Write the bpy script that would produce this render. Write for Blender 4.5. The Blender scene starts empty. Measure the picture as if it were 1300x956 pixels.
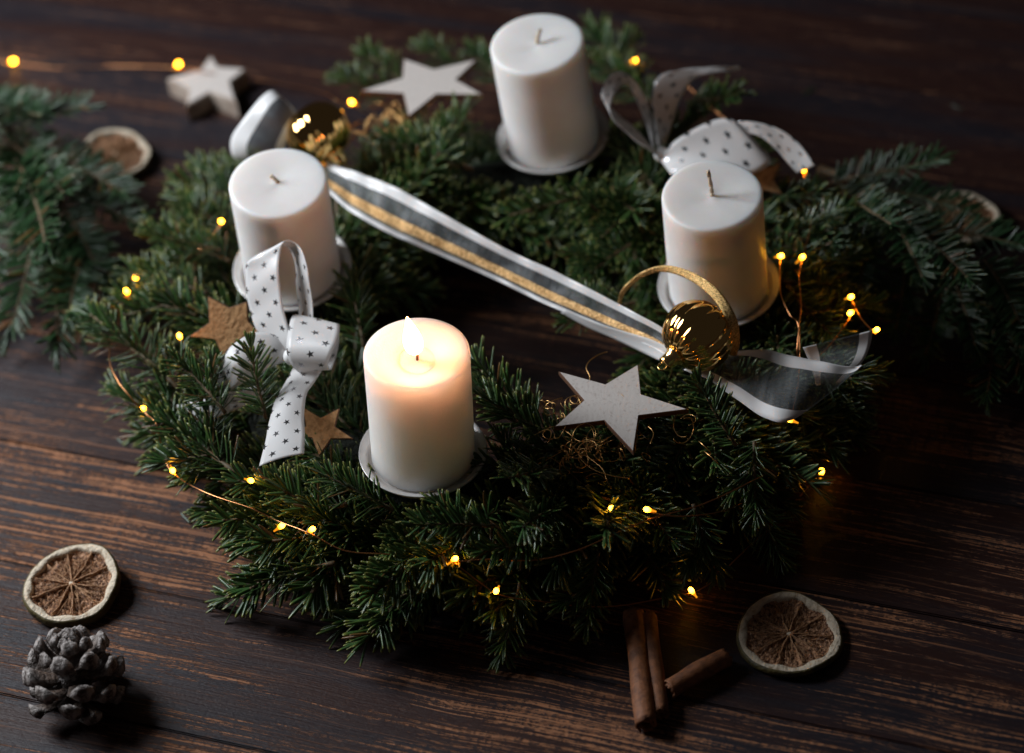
import bpy, bmesh, math, random
import numpy as np
from mathutils import Vector, Matrix

SC = bpy.context.scene
COL = SC.collection
rad = math.radians

# ------------------------------------------------------------------ camera
F_PX, CX, CY, PW = 3400.0, 650.0, 433.0, 1300.0     # lens in units of a 1300 px wide frame
PITCH, ROLL, DIST = rad(43.0), rad(6.0), 1.65
_r = np.array([1.0, 0, 0]); _u = np.array([0, math.sin(PITCH), math.cos(PITCH)])
FWD = np.array([0, math.cos(PITCH), -math.sin(PITCH)])
CR = math.cos(ROLL) * _r - math.sin(ROLL) * _u
CU = math.cos(ROLL) * _u + math.sin(ROLL) * _r

def ray(px, py):
    return FWD + CR * ((px - CX) / F_PX) - CU * ((py - CY) / F_PX)

RING_C = np.array([0, 0, 0.065])
CAM = RING_C - DIST * ray(628, 378)

def P(px, py, z):
    """A point of the place at height z (metres above the table)."""
    d = ray(px, py)
    return CAM + d * ((z - CAM[2]) / d[2])

cam_d = bpy.data.cameras.new('camera')
cam_d.sensor_width = 36.0
cam_d.lens = F_PX / PW * 36.0
cam_d.shift_y = -(478.0 - CY) / PW
cam_d.clip_start, cam_d.clip_end = 0.05, 50
cam_d.dof.use_dof = True
cam_d.dof.aperture_fstop = 3.5
cam_o = bpy.data.objects.new('camera', cam_d)
M = Matrix(((CR[0], CU[0], -FWD[0], CAM[0]), (CR[1], CU[1], -FWD[1], CAM[1]),
            (CR[2], CU[2], -FWD[2], CAM[2]), (0, 0, 0, 1)))
cam_o.matrix_world = M
COL.objects.link(cam_o); SC.camera = cam_o
cam_d.dof.focus_distance = float(np.dot(P(480, 560, 0.09) - CAM, FWD))

# ------------------------------------------------------------------ world and window light
W = bpy.data.worlds.new('World'); SC.world = W; W.use_nodes = True
W.node_tree.nodes['Background'].inputs[0].default_value = (1.0, 0.87, 0.82, 1)
W.node_tree.nodes['Background'].inputs[1].default_value = 0.016

ld = bpy.data.lights.new('window_light', 'AREA')
ld.shape = 'RECTANGLE'; ld.size = 0.42; ld.size_y = 0.5
ld.energy = 15.5; ld.color = (0.90, 0.95, 1.0)
lo = bpy.data.objects.new('window_light', ld); COL.objects.link(lo)
lo.location = (-0.87, 0.29, 0.66)
lo.rotation_euler = (Vector((-0.08, -0.02, 0.06)) - lo.location).to_track_quat('-Z', 'Y').to_euler()

SC.view_settings.view_transform = 'Standard'
SC.view_settings.look = 'None'
SC.view_settings.exposure = 0.0
SC.view_settings.gamma = 1.0
SC.view_settings.use_curve_mapping = False
SC.render.engine = 'CYCLES'
SC.cycles.use_denoising = True
SC.cycles.max_bounces = 8
SC.cycles.transparent_max_bounces = 16
SC.cycles.sample_clamp_indirect = 4.0

# ------------------------------------------------------------------ helpers
def V(a): return Vector((float(a[0]), float(a[1]), float(a[2])))
def nrm(a):
    a = np.asarray(a, float); return a / (np.linalg.norm(a) + 1e-12)

def mesh(name, verts, faces, smooth=True):
    me = bpy.data.meshes.new(name)
    me.from_pydata([tuple(map(float, v)) for v in verts], [], faces)
    if smooth: me.polygons.foreach_set('use_smooth', [True] * len(me.polygons))
    me.update(); return me

def add(name, me, mat=None, parent=None, kind=None):
    o = bpy.data.objects.new(name, me); COL.objects.link(o)
    if mat is not None and me is not None and not me.materials: me.materials.append(mat)
    if parent is not None: o.parent = parent
    if kind: o['kind'] = kind
    return o

def thing(name, loc=(0, 0, 0), label=None, cat=None, group=None, kind=None):
    o = bpy.data.objects.new(name, None); COL.objects.link(o)
    o.location = V(loc); o.empty_display_size = 0.01
    return tag(o, label, cat, group, kind)

def tag(o, label=None, cat=None, group=None, kind=None):
    for k, v in (('label', label), ('category', cat), ('group', group), ('kind', kind)):
        if v: o[k] = v
    return o

def lathe(profile, n=48, closed=False):
    vs, fs = [], []
    m = len(profile)
    for i in range(n):
        a = 2 * math.pi * i / n
        for r, z in profile: vs.append((r * math.cos(a), r * math.sin(a), z))
    for i in range(n):
        j = (i + 1) % n
        for k in range(m - 1 + (1 if closed else 0)):
            k2 = (k + 1) % m
            fs.append((i * m + k, j * m + k, j * m + k2, i * m + k2))
    return vs, fs

def weld(me, d=1e-5):
    bm = bmesh.new(); bm.from_mesh(me)
    bmesh.ops.remove_doubles(bm, verts=bm.verts, dist=d)
    bmesh.ops.dissolve_degenerate(bm, edges=bm.edges, dist=1e-7)
    bmesh.ops.recalc_face_normals(bm, faces=bm.faces)
    bm.to_mesh(me); bm.free(); return me

def catmull(pts, n):
    pts = np.asarray(pts, float)
    p = np.vstack([2 * pts[0] - pts[1], pts, 2 * pts[-1] - pts[-2]])
    out = []
    for i in range(1, len(p) - 2):
        for k in range(n):
            t = k / n
            out.append(0.5 * ((2 * p[i]) + (-p[i - 1] + p[i + 1]) * t + (2 * p[i - 1] - 5 * p[i] + 4 * p[i + 1] - p[i + 2]) * t * t
                              + (-p[i - 1] + 3 * p[i] - 3 * p[i + 1] + p[i + 2]) * t ** 3))
    out.append(pts[-1]); return np.array(out)

def tube(pts, r, n=6, cap=True):
    pts = np.asarray(pts, float); m = len(pts)
    rs = np.full(m, r) if np.isscalar(r) else np.asarray(r, float)
    tang = np.gradient(pts, axis=0)
    ref = np.array([0.31, 0.17, 0.93]); vs = []; fs = []
    for i in range(m):
        t = nrm(tang[i]); s = ref - t * ref.dot(t)
        if np.linalg.norm(s) < 1e-3: s = np.cross(t, [1, 0, 0])
        s = nrm(s); ref = s; b = np.cross(t, s)
        for k in range(n):
            a = 2 * math.pi * k / n
            vs.append(pts[i] + rs[i] * (math.cos(a) * s + math.sin(a) * b))
    for i in range(m - 1):
        for k in range(n):
            k2 = (k + 1) % n
            fs.append((i * n + k, i * n + k2, (i + 1) * n + k2, (i + 1) * n + k))
    if cap:
        fs.append(tuple(range(n))[::-1]); fs.append(tuple((m - 1) * n + k for k in range(n)))
    return vs, fs

def merge(parts):
    vs, fs = [], []
    for v, f in parts:
        o = len(vs); vs += list(v); fs += [tuple(i + o for i in q) for q in f]
    return vs, fs

def frame(x, up):
    x = nrm(x); z = np.asarray(up, float); z = z - x * z.dot(x)
    if np.linalg.norm(z) < 1e-4: z = np.cross(x, [0.3, 0.8, 0.1])
    z = nrm(z); y = np.cross(z, x)
    return x, y, z

def mat_from(x, y, z, loc, s=1.0):
    return Matrix(((x[0] * s, y[0] * s, z[0] * s, loc[0]), (x[1] * s, y[1] * s, z[1] * s, loc[1]),
                   (x[2] * s, y[2] * s, z[2] * s, loc[2]), (0, 0, 0, 1)))

CLEAR = []          # points of the decorations that no fir sprig may cover: (point, radius)
def clear(pts, r):
    for p in pts: CLEAR.append((np.asarray(p, float), r))

# ------------------------------------------------------------------ materials
class NT:
    def __init__(s, name):
        s.m = bpy.data.materials.new(name); s.m.use_nodes = True
        s.t = s.m.node_tree; s.n = s.t.nodes; s.l = s.t.links
        s.b = s.n['Principled BSDF']; s.out = s.n['Material Output']
    def node(s, ty, **kw):
        n = s.n.new(ty)
        for k, v in kw.items(): setattr(n, k, v)
        return n
    def put(s, sock, v):
        if hasattr(v, 'is_output'): s.l.new(v, sock)
        elif isinstance(v, (tuple, list)): sock.default_value = tuple(v) + ((1,) if len(v) == 3 and len(sock.default_value) == 4 else ())
        else: sock.default_value = v
    def set(s, **kw):
        for k, v in kw.items(): s.put(s.b.inputs[k.replace('_', ' ')], v)
    def math(s, op, a, b=0.0, c=None):
        n = s.node('ShaderNodeMath', operation=op); s.put(n.inputs[0], a); s.put(n.inputs[1], b)
        if c is not None: s.put(n.inputs[2], c)
        return n.outputs[0]
    def mix(s, f, a, b):
        n = s.node('ShaderNodeMix', data_type='RGBA'); s.put(n.inputs[0], f); s.put(n.inputs[6], a); s.put(n.inputs[7], b)
        return n.outputs[2]
    def ramp(s, f, stops):
        n = s.node('ShaderNodeValToRGB'); s.put(n.inputs[0], f); e = n.color_ramp.elements
        while len(e) < len(stops): e.new(0.5)
        for el, (p, c) in zip(e, stops): el.position = p; el.color = tuple(c) + (1,) if len(c) == 3 else c
        return n.outputs[0]
    def rng(s, f, a, b, c=0.0, d=1.0, smooth=True):
        n = s.node('ShaderNodeMapRange', interpolation_type='SMOOTHSTEP' if smooth else 'LINEAR')
        s.put(n.inputs[0], f)
        for i, v in enumerate((a, b, c, d)): s.put(n.inputs[i + 1], v)
        return n.outputs[0]
    def coord(s, which='Object', scale=(1, 1, 1), loc=(0, 0, 0)):
        c = s.node('ShaderNodeTexCoord'); m = s.node('ShaderNodeMapping')
        m.inputs['Scale'].default_value = scale; m.inputs['Location'].default_value = loc
        s.l.new(c.outputs[which], m.inputs[0]); return m.outputs[0]
    def noise(s, vec, scale, detail=3, rough=0.5, out=0):
        n = s.node('ShaderNodeTexNoise'); s.l.new(vec, n.inputs['Vector'])
        n.inputs['Scale'].default_value = scale; n.inputs['Detail'].default_value = detail; n.inputs['Roughness'].default_value = rough
        return n.outputs[out]
    def bump(s, h, strength=0.3, dist=0.001):
        n = s.node('ShaderNodeBump'); s.put(n.inputs['Height'], h)
        n.inputs['Strength'].default_value = strength; n.inputs['Distance'].default_value = dist
        s.l.new(n.outputs[0], s.b.inputs['Normal']); return n.outputs[0]

def plank_material():
    m = NT('worn_dark_wood')
    oi = m.node('ShaderNodeObjectInfo')
    co = m.node('ShaderNodeTexCoord').outputs['Object']
    off = m.node('ShaderNodeVectorMath', operation='MULTIPLY_ADD')
    cmb = m.node('ShaderNodeCombineXYZ')
    for i in range(3): m.l.new(oi.outputs['Random'], cmb.inputs[i])
    m.l.new(cmb.outputs[0], off.inputs[0]); off.inputs[1].default_value = (17, 31, 5); m.l.new(co, off.inputs[2])
    wv = m.node('ShaderNodeVectorMath', operation='MULTIPLY_ADD')          # slow waver of the grain
    m.l.new(m.noise(off.outputs[0], 7, 2, 0.5, 1), wv.inputs[0]); wv.inputs[1].default_value = (0, 0.012, 0); m.l.new(off.outputs[0], wv.inputs[2])
    def st(sx, sy):
        mp = m.node('ShaderNodeMapping'); mp.inputs['Scale'].default_value = (sx, sy, 1); m.l.new(wv.outputs[0], mp.inputs[0]); return mp.outputs[0]
    g1 = m.noise(st(5, 420), 1, 5, 0.7)        # streaks along the plank
    g2 = m.noise(st(18, 1050), 1, 3, 0.7)        # fine streaks
    tick = m.noise(st(330, 760), 1, 2, 0.65)     # short pores
    big = m.noise(st(4, 20), 1, 4, 0.6)        # where the paint is worn away
    chat = m.noise(st(300, 75), 1, 2, 0.5)      # cross saw marks
    wear = m.math('MULTIPLY', m.rng(big, 0.38, 0.64), m.node('ShaderNodeSeparateColor').outputs[0])
    m.l.new(oi.outputs['Color'], [n for n in m.n if n.bl_idname == 'ShaderNodeSeparateColor'][0].inputs[0])
    s = m.math('ADD', m.math('MULTIPLY', g1, 0.62), m.math('MULTIPLY', g2, 0.38))
    thr = m.math('SUBTRACT', 0.588, m.math('MULTIPLY', wear, 0.110))
    d = m.math('SUBTRACT', s, thr)
    bare = m.rng(d, 0.0, 0.035)
    broken = m.rng(m.math('ADD', m.math('MULTIPLY', tick, 0.6), m.math('MULTIPLY', chat, 0.4)), 0.44, 0.54)
    deep = m.rng(d, 0.03, 0.10)
    bare = m.math('MULTIPLY', bare, m.math('MAXIMUM', broken, deep))
    fl = m.rng(m.math('ADD', m.math('MULTIPLY', m.noise(st(70, 620), 1, 3, 0.7), 0.65), m.math('MULTIPLY', g2, 0.35)), 0.555, 0.625)
    fl = m.math('MULTIPLY', fl, m.math('ADD', 0.10, m.math('MULTIPLY', wear, 0.75)))
    ln = m.rng(m.noise(st(2.2, 420), 1, 2, 0.5), 0.64, 0.70)
    ln = m.math('MULTIPLY', ln, m.math('ADD', 0.12, m.math('MULTIPLY', wear, 0.6)))
    bare = m.math('MAXIMUM', m.math('MULTIPLY', bare, 0.92), m.math('MAXIMUM', fl, ln))
    dark = m.mix(g2, (0.007, 0.006, 0.009), (0.023, 0.018, 0.024))
    dark = m.mix(m.rng(m.noise(st(3, 40), 1, 3), 0.36, 0.60), dark, (0.027, 0.010, 0.008))
    wood = m.mix(g1, (0.22, 0.078, 0.034), (0.46, 0.21, 0.10))
    m.set(Base_Color=m.mix(bare, dark, wood), Roughness=m.rng(m.math('ADD', bare, m.math('MULTIPLY', g2, 0.6)), 0, 1.3, 0.40, 0.66, False), Specular_IOR_Level=0.31)
    h = m.math('ADD', m.math('MULTIPLY', bare, -0.7), m.math('ADD', m.math('MULTIPLY', g1, 0.9), m.math('MULTIPLY', tick, 0.35)))
    m.bump(h, 0.7, 0.0010)
    return m.m

def wax_material(name='white_wax', lit=False):
    m = NT(name)
    co = m.coord('Object', (60, 60, 700)); c2 = m.coord('Object')
    n1 = m.noise(co, 1, 4, 0.6); n2 = m.noise(c2, 900, 2, 0.5); n3 = m.noise(c2, 45, 3)
    m.set(Base_Color=m.mix(m.rng(n3, 0.35, 0.7), (0.92, 0.885, 0.865), (0.88, 0.84, 0.815)) if not lit else (0.970, 0.870, 0.810), Roughness=m.rng(n1, 0.3, 0.7, 0.34, 0.55),  # lit copy is tinted peach to deepen the flame's glow in the wax
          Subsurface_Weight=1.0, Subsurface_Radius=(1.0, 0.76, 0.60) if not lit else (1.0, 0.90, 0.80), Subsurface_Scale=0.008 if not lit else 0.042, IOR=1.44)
    m.b.subsurface_method = 'RANDOM_WALK'
    m.bump(m.math('ADD', m.math('MULTIPLY', n1, 0.8), m.math('MULTIPLY', n2, 0.25)), 0.55, 0.0006)
    return m.m

def simple(name, col, rough=0.5, metal=0.0, noise=None, bump=None, **kw):
    m = NT(name); m.set(Base_Color=col, Roughness=rough, Metallic=metal)
    c = m.coord('Object')
    if noise:
        sc, col2, a, b = noise
        m.set(Base_Color=m.mix(m.rng(m.noise(c, sc, 4, 0.6), a, b), col, col2))
    if bump:
        m.bump(m.noise(c, bump[0], 3, 0.6), bump[1], bump[2])
    m.set(**kw); return m.m

def emit(name, col, strength):
    m = NT(name); m.n.remove(m.b); e = m.node('ShaderNodeEmission')
    e.inputs[0].default_value = tuple(col) + (1,); e.inputs[1].default_value = strength
    m.l.new(e.outputs[0], m.out.inputs[0]); return m.m

def needle_material(name, base, tip, under, hue):
    m = NT(name)
    a = m.node('ShaderNodeAttribute', attribute_name='needle'); sp = m.node('ShaderNodeSeparateColor'); m.l.new(a.outputs[0], sp.inputs[0])
    oi = m.node('ShaderNodeObjectInfo')
    c = m.mix(sp.outputs[0], base, hue)
    c = m.mix(m.math('MULTIPLY', oi.outputs['Random'], 0.5), c, (base[0] * 0.6, base[1] * 0.72, base[2] * 0.75))
    c = m.mix(m.rng(sp.outputs[1], 0.80, 1.0, 0, 0.8), c, tip)
    c = m.mix(m.math('MULTIPLY', sp.outputs[2], 0.55), c, under)
    c = m.mix(m.math('GREATER_THAN', sp.outputs[0], 0.968), c, (0.13, 0.065, 0.02))
    m.set(Base_Color=c, Roughness=m.rng(m.noise(m.coord('Object'), 900, 2), 0.3, 0.7, 0.26, 0.42), Specular_IOR_Level=0.5,
          Coat_Weight=0.12, Coat_Roughness=0.25)
    return m.m

def star_mask(m, u, v, cell, R):
    """five-pointed stars in staggered rows; u, v in metres along the ribbon."""
    vv = m.math('DIVIDE', v, cell * 0.56)
    row = m.math('FLOOR', vv)
    sh = m.math('MULTIPLY', m.math('MODULO', m.math('ADD', row, 1000.0), 2.0), 0.5)
    uu = m.math('ADD', m.math('DIVIDE', u, cell), sh)
    x = m.math('MULTIPLY', m.math('SUBTRACT', m.math('FRACT', m.math('ADD', uu, 100.0)), 0.5), cell)
    y = m.math('MULTIPLY', m.math('SUBTRACT', m.math('FRACT', m.math('ADD', vv, 100.0)), 0.5), cell * 0.56)
    r = m.math('SQRT', m.math('ADD', m.math('MULTIPLY', x, x), m.math('MULTIPLY', y, y)))
    a = m.math('ARCTAN2', y, x)
    a = m.math('ADD', a, m.math('MULTIPLY', m.math('ADD', row, m.math('FLOOR', uu)), 1.9))
    k = 2 * math.pi / 5
    f = m.math('SUBTRACT', m.math('MULTIPLY', m.math('FRACT', m.math('ADD', m.math('DIVIDE', a, k), 1000.0)), k), k / 2)
    f = m.math('ABSOLUTE', f)
    X = m.math('MULTIPLY', r, m.math('COSINE', f)); Y = m.math('MULTIPLY', r, m.math('SINE', f))
    ri = R * 0.42; ix, iy = ri * math.cos(k / 2), ri * math.sin(k / 2)
    L = m.math('SUBTRACT', m.math('MULTIPLY', m.math('SUBTRACT', X, R), iy), m.math('MULTIPLY', Y, ix - R))
    return m.math('LESS_THAN', L, 0.0)

def satin_print_material():
    m = NT('white_satin_star_print')
    uv = m.node('ShaderNodeUVMap', uv_map='strip'); sp = m.node('ShaderNodeSeparateXYZ'); m.l.new(uv.outputs[0], sp.inputs[0])
    u, v = sp.outputs[0], sp.outputs[1]
    s = star_mask(m, u, v, 0.0135, 0.0025)
    weave = m.node('ShaderNodeTexWave'); weave.inputs['Scale'].default_value = 900; m.l.new(uv.outputs[0], weave.inputs[0])
    m.set(Base_Color=m.mix(s, (0.84, 0.83, 0.83), (0.26, 0.25, 0.26)), Metallic=m.math('MULTIPLY', s, 0.9),
          Roughness=m.mix(s, (0.36,) * 3, (0.2,) * 3), Sheen_Weight=0.15)
    m.bump(m.math('ADD', m.math('MULTIPLY', weave.outputs[1], 0.2), m.noise(m.coord('UV', (1, 1, 1)), 500, 2)), 0.12, 0.0003)
    tr = m.node('ShaderNodeBsdfTranslucent'); tr.inputs[0].default_value = (0.75, 0.68, 0.64, 1)
    mx = m.node('ShaderNodeMixShader'); m.put(mx.inputs[0], m.math('MULTIPLY', m.math('SUBTRACT', 1.0, s), 0.26))
    m.l.new(m.b.outputs[0], mx.inputs[1]); m.l.new(tr.outputs[0], mx.inputs[2]); m.l.new(mx.outputs[0], m.out.inputs[0])
    return m.m

def organza_material(name, width, edge, gold=None, see=0.6, edge2=None):
    m = NT(name)
    uv = m.node('ShaderNodeUVMap', uv_map='strip'); sp = m.node('ShaderNodeSeparateXYZ'); m.l.new(uv.outputs[0], sp.inputs[0])
    u = sp.outputs[0]
    e2 = edge2 or edge
    e = m.math('MAXIMUM', m.rng(u, edge * 0.97, edge * 1.03, 1.0, 0.0), m.rng(m.math('SUBTRACT', width, u), e2 * 0.97, e2 * 1.03, 1.0, 0.0))
    mp = m.node('ShaderNodeMapping'); mp.inputs['Scale'].default_value = (2600, 260, 1); m.l.new(uv.outputs[0], mp.inputs[0])
    th = m.noise(mp.outputs[0], 1, 3, 0.7)
    mp2 = m.node('ShaderNodeMapping'); mp2.inputs['Scale'].default_value = (60, 260, 1); m.l.new(uv.outputs[0], mp2.inputs[0])
    cl = m.noise(mp2.outputs[0], 1, 3, 0.6)
    col = m.mix(e, (0.24, 0.26, 0.27), (0.82, 0.81, 0.81))
    solid = e; metal = 0.0; rough = m.mix(e, (0.45,) * 3, (0.27,) * 3)
    if gold:
        g = m.math('MULTIPLY', m.rng(u, gold[0] - 0.0004, gold[0] + 0.0004), m.rng(u, gold[1] - 0.0004, gold[1] + 0.0004, 1.0, 0.0))
        gl = m.noise(m.coord('Object'), 800, 4, 0.85)
        col = m.mix(g, col, m.mix(m.rng(gl, 0.43, 0.60), (0.30, 0.15, 0.045), (1.0, 0.68, 0.34)))
        solid = m.math('MAXIMUM', e, g); metal = m.math('MULTIPLY', g, 0.95)
        rough = m.mix(g, rough, (0.38,) * 3)
        m.bump(m.math('MULTIPLY', gl, g), 0.9, 0.0006)
    m.set(Base_Color=col, Metallic=metal, Roughness=rough, Sheen_Weight=0.1)
    op = m.math('MAXIMUM', solid, m.rng(m.math('ADD', m.math('MULTIPLY', th, 0.5), m.math('MULTIPLY', cl, 0.5)), 0.3, 0.7, 1 - see - 0.15, 1 - see + 0.2))
    tr = m.node('ShaderNodeBsdfTransparent'); mx = m.node('ShaderNodeMixShader'); m.put(mx.inputs[0], op)
    m.l.new(tr.outputs[0], mx.inputs[1]); m.l.new(m.b.outputs[0], mx.inputs[2]); m.l.new(mx.outputs[0], m.out.inputs[0])
    return m.m

MAT = {}
MAT['plank'] = plank_material()
MAT['under'] = simple('dark_underside', (0.01, 0.008, 0.008), 0.8)
MAT['wax'] = wax_material(); MAT['wax_lit'] = wax_material('white_wax_glow_tint', True)
MAT['wick'] = simple('cotton_wick', (0.74, 0.61, 0.45), 0.8, noise=(900, (0.42, 0.3, 0.19), 0.4, 0.7), bump=(1500, 0.5, 0.0004))
MAT['char'] = simple('charred_wick', (0.16, 0.075, 0.02), 0.8)
MAT['melt'] = simple('molten_wax', (0.93, 0.90, 0.84), 0.06, Subsurface_Weight=1.0, Subsurface_Scale=0.012, Subsurface_Radius=(1, 0.6, 0.3))
MAT['plate'] = simple('satin_white_metal', (0.70, 0.68, 0.665), 0.34, 0.35, noise=(70, (0.60, 0.58, 0.565), 0.4, 0.7), bump=(600, 0.1, 0.0004))
MAT['gold'] = simple('polished_gold_glass', (0.93, 0.60, 0.22), 0.055, 1.0)
MAT['cap'] = simple('gold_cap_metal', (0.95, 0.66, 0.28), 0.16, 1.0)
MAT['cord'] = simple('gold_glitter_cord', (0.93, 0.64, 0.28), 0.36, 0.95, noise=(1300, (0.36, 0.20, 0.06), 0.45, 0.6), bump=(1500, 0.9, 0.0008))
MAT['whitewood'] = simple('whitewashed_wood', (0.63, 0.57, 0.53), 0.65, noise=(420, (0.50, 0.43, 0.39), 0.5, 0.72), bump=(500, 0.35, 0.0005))
MAT['edge'] = simple('laser_cut_edge', (0.12, 0.05, 0.022), 0.75)
MAT['paleedge'] = simple('pale_sawn_edge', (0.42, 0.34, 0.28), 0.75, noise=(90, (0.30, 0.22, 0.17), 0.4, 0.7))
MAT['cork'] = simple('brown_cork', (0.58, 0.32, 0.14), 0.8, noise=(330, (0.38, 0.19, 0.072), 0.42, 0.66), bump=(420, 0.7, 0.0012))
MAT['needle'] = needle_material('fir_needle_green', (0.022, 0.071, 0.013), (0.23, 0.22, 0.042), (0.08, 0.12, 0.08), (0.052, 0.097, 0.012))
MAT['needle_blue'] = needle_material('fir_needle_blue_green', (0.015, 0.052, 0.014), (0.08, 0.10, 0.04), (0.06, 0.10, 0.08), (0.026, 0.066, 0.018))
MAT['stem'] = simple('fir_stem_bark', (0.12, 0.070, 0.030), 0.7, noise=(300, (0.06, 0.045, 0.018), 0.4, 0.65), bump=(500, 0.5, 0.0008))
MAT['moss'] = simple('dark_wreath_core', (0.006, 0.009, 0.004), 0.95, bump=(200, 1.0, 0.004))
MAT['copper'] = simple('copper_wire', (0.62, 0.27, 0.11), 0.3, 1.0)
MAT['curl'] = simple('gold_curly_wire', (0.62, 0.36, 0.14), 0.34, 1.0)
MAT['satin'] = satin_print_material()
MAT['organza'] = organza_material('organza_gold_stripe', 0.026, 0.0060, (0.0148, 0.0212), 0.82, 0.0030)
MAT['organza_plain'] = organza_material('organza_satin_edge', 0.026, 0.0050, None, 0.78)
MAT['organza_loop'] = organza_material('organza_wide_satin_edge', 0.026, 0.0040, None, 0.80, 0.0085)
MAT['rind'] = simple('dried_citrus_rind', (0.115, 0.085, 0.022), 0.6, noise=(160, (0.045, 0.035, 0.012), 0.4, 0.66), bump=(500, 0.8, 0.001))
MAT['pith'] = simple('dried_citrus_pith', (0.70, 0.59, 0.45), 0.8, noise=(260, (0.44, 0.31, 0.19), 0.50, 0.72), bump=(420, 0.9, 0.0018))
MAT['pulp'] = simple('dried_citrus_pulp', (0.58, 0.30, 0.155), 0.5, noise=(480, (0.15, 0.06, 0.025), 0.45, 0.60), bump=(480, 1.0, 0.003))
MAT['membrane'] = simple('dried_citrus_membrane', (0.46, 0.25, 0.12), 0.65, noise=(500, (0.30, 0.14, 0.06), 0.42, 0.62), bump=(600, 0.8, 0.0012))
MAT['cone'] = simple('weathered_cone_scale', (0.060, 0.046, 0.042), 0.65, noise=(210, (0.30, 0.275, 0.27), 0.50, 0.68), bump=(240, 1.0, 0.004))
mc = NT('cone_scale_pale_tip')
_c = mc.coord('Object'); _x = mc.node('ShaderNodeSeparateXYZ'); mc.l.new(_c, _x.inputs[0])
_n = mc.noise(_c, 260, 4, 0.65)
_t = mc.math('MULTIPLY', mc.rng(_x.outputs[0], 0.011, 0.019), mc.rng(_n, 0.36, 0.60))
mc.set(Base_Color=mc.mix(_t, mc.mix(mc.rng(_n, 0.4, 0.65), (0.050, 0.032, 0.024), (0.13, 0.085, 0.062)), (0.36, 0.32, 0.30)), Roughness=0.6)
mc.bump(_n, 1.0, 0.0035); MAT['cone_scale'] = mc.m
MAT['cinnamon'] = simple('cinnamon_bark', (0.24, 0.088, 0.032), 0.7, noise=(150, (0.13, 0.045, 0.017), 0.4, 0.65), bump=(260, 0.6, 0.0012))

# ------------------------------------------------------------------ table
table = thing('table', (0, 0, 0), 'table top of dark planks with worn coppery brown streaks', 'table', None, 'structure')
d_pl = nrm((P(450, 799, 0) - P(156, 747, 0)) * 1.0 + (P(1300, 664, 0) - P(1033, 610, 0)) * 1.0)
a_pl = math.atan2(d_pl[1], d_pl[0])
Rz = Matrix.Rotation(a_pl, 4, 'Z')
nperp = np.array([-d_pl[1], d_pl[0], 0])
PWID = 0.094
seam0 = float(P(300, 772, 0).dot(nperp))
bm = bmesh.new(); bmesh.ops.create_cube(bm, size=1.0)
bmesh.ops.scale(bm, vec=(2.2, 1.6, 0.03), verts=bm.verts); bmesh.ops.translate(bm, vec=(0, 0.06, -0.037), verts=bm.verts)
me = bpy.data.meshes.new('board'); bm.to_mesh(me); bm.free()
b = add('board', me, MAT['under'], table); b.matrix_basis = Rz
bm = bmesh.new(); bmesh.ops.create_cube(bm, size=1.0)
bmesh.ops.scale(bm, vec=(2.2, PWID - 0.0007, 0.018), verts=bm.verts)
bmesh.ops.bevel(bm, geom=[e for e in bm.edges if abs((e.verts[0].co - e.verts[1].co).x) > 1], offset=0.0007, segments=2, affect='EDGES')
plank_me = bpy.data.meshes.new('plank'); bm.to_mesh(plank_me); bm.free(); plank_me.materials.append(MAT['plank'])
random.seed(4)
for k in range(-5, 11):
    c = nperp * (seam0 + PWID * (k + 0.5)) + d_pl * random.uniform(-0.2, 0.2)
    o = add('plank', plank_me, None, table)
    wv_ = {-5: 1, -4: 1, -3: 1, -2: 1, -1: 1.05, 0: 1.05, 1: 0.95, 2: 0.9, 3: 0.7, 4: 0.35, 5: 0.2}.get(k, 0.1) * random.uniform(0.9, 1.05)
    o.color = (wv_, 0, 0, 1)
    o.matrix_basis = Matrix.Translation((c[0], c[1], -0.009 - random.uniform(0, 0.0004))) @ Rz

# ------------------------------------------------------------------ candles and plates
ZP = 0.066         # the plates rest on the wreath at this height
CANDLES = []
def axis_frame(B, T):
    z = nrm(T - B); x = nrm(np.cross([0, 1, 0], z)); y = np.cross(z, x); return x, y, z

def candle_top(B, px, py, h):
    lo_, hi_ = B[2], B[2] + 0.12
    f = lambda z: np.linalg.norm(P(px, py, z) - B) - h
    zs = np.linspace(B[2] + 0.035, B[2] + 0.11, 400)
    return P(px, py, zs[int(np.argmin([abs(f(z)) for z in zs]))])

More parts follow.
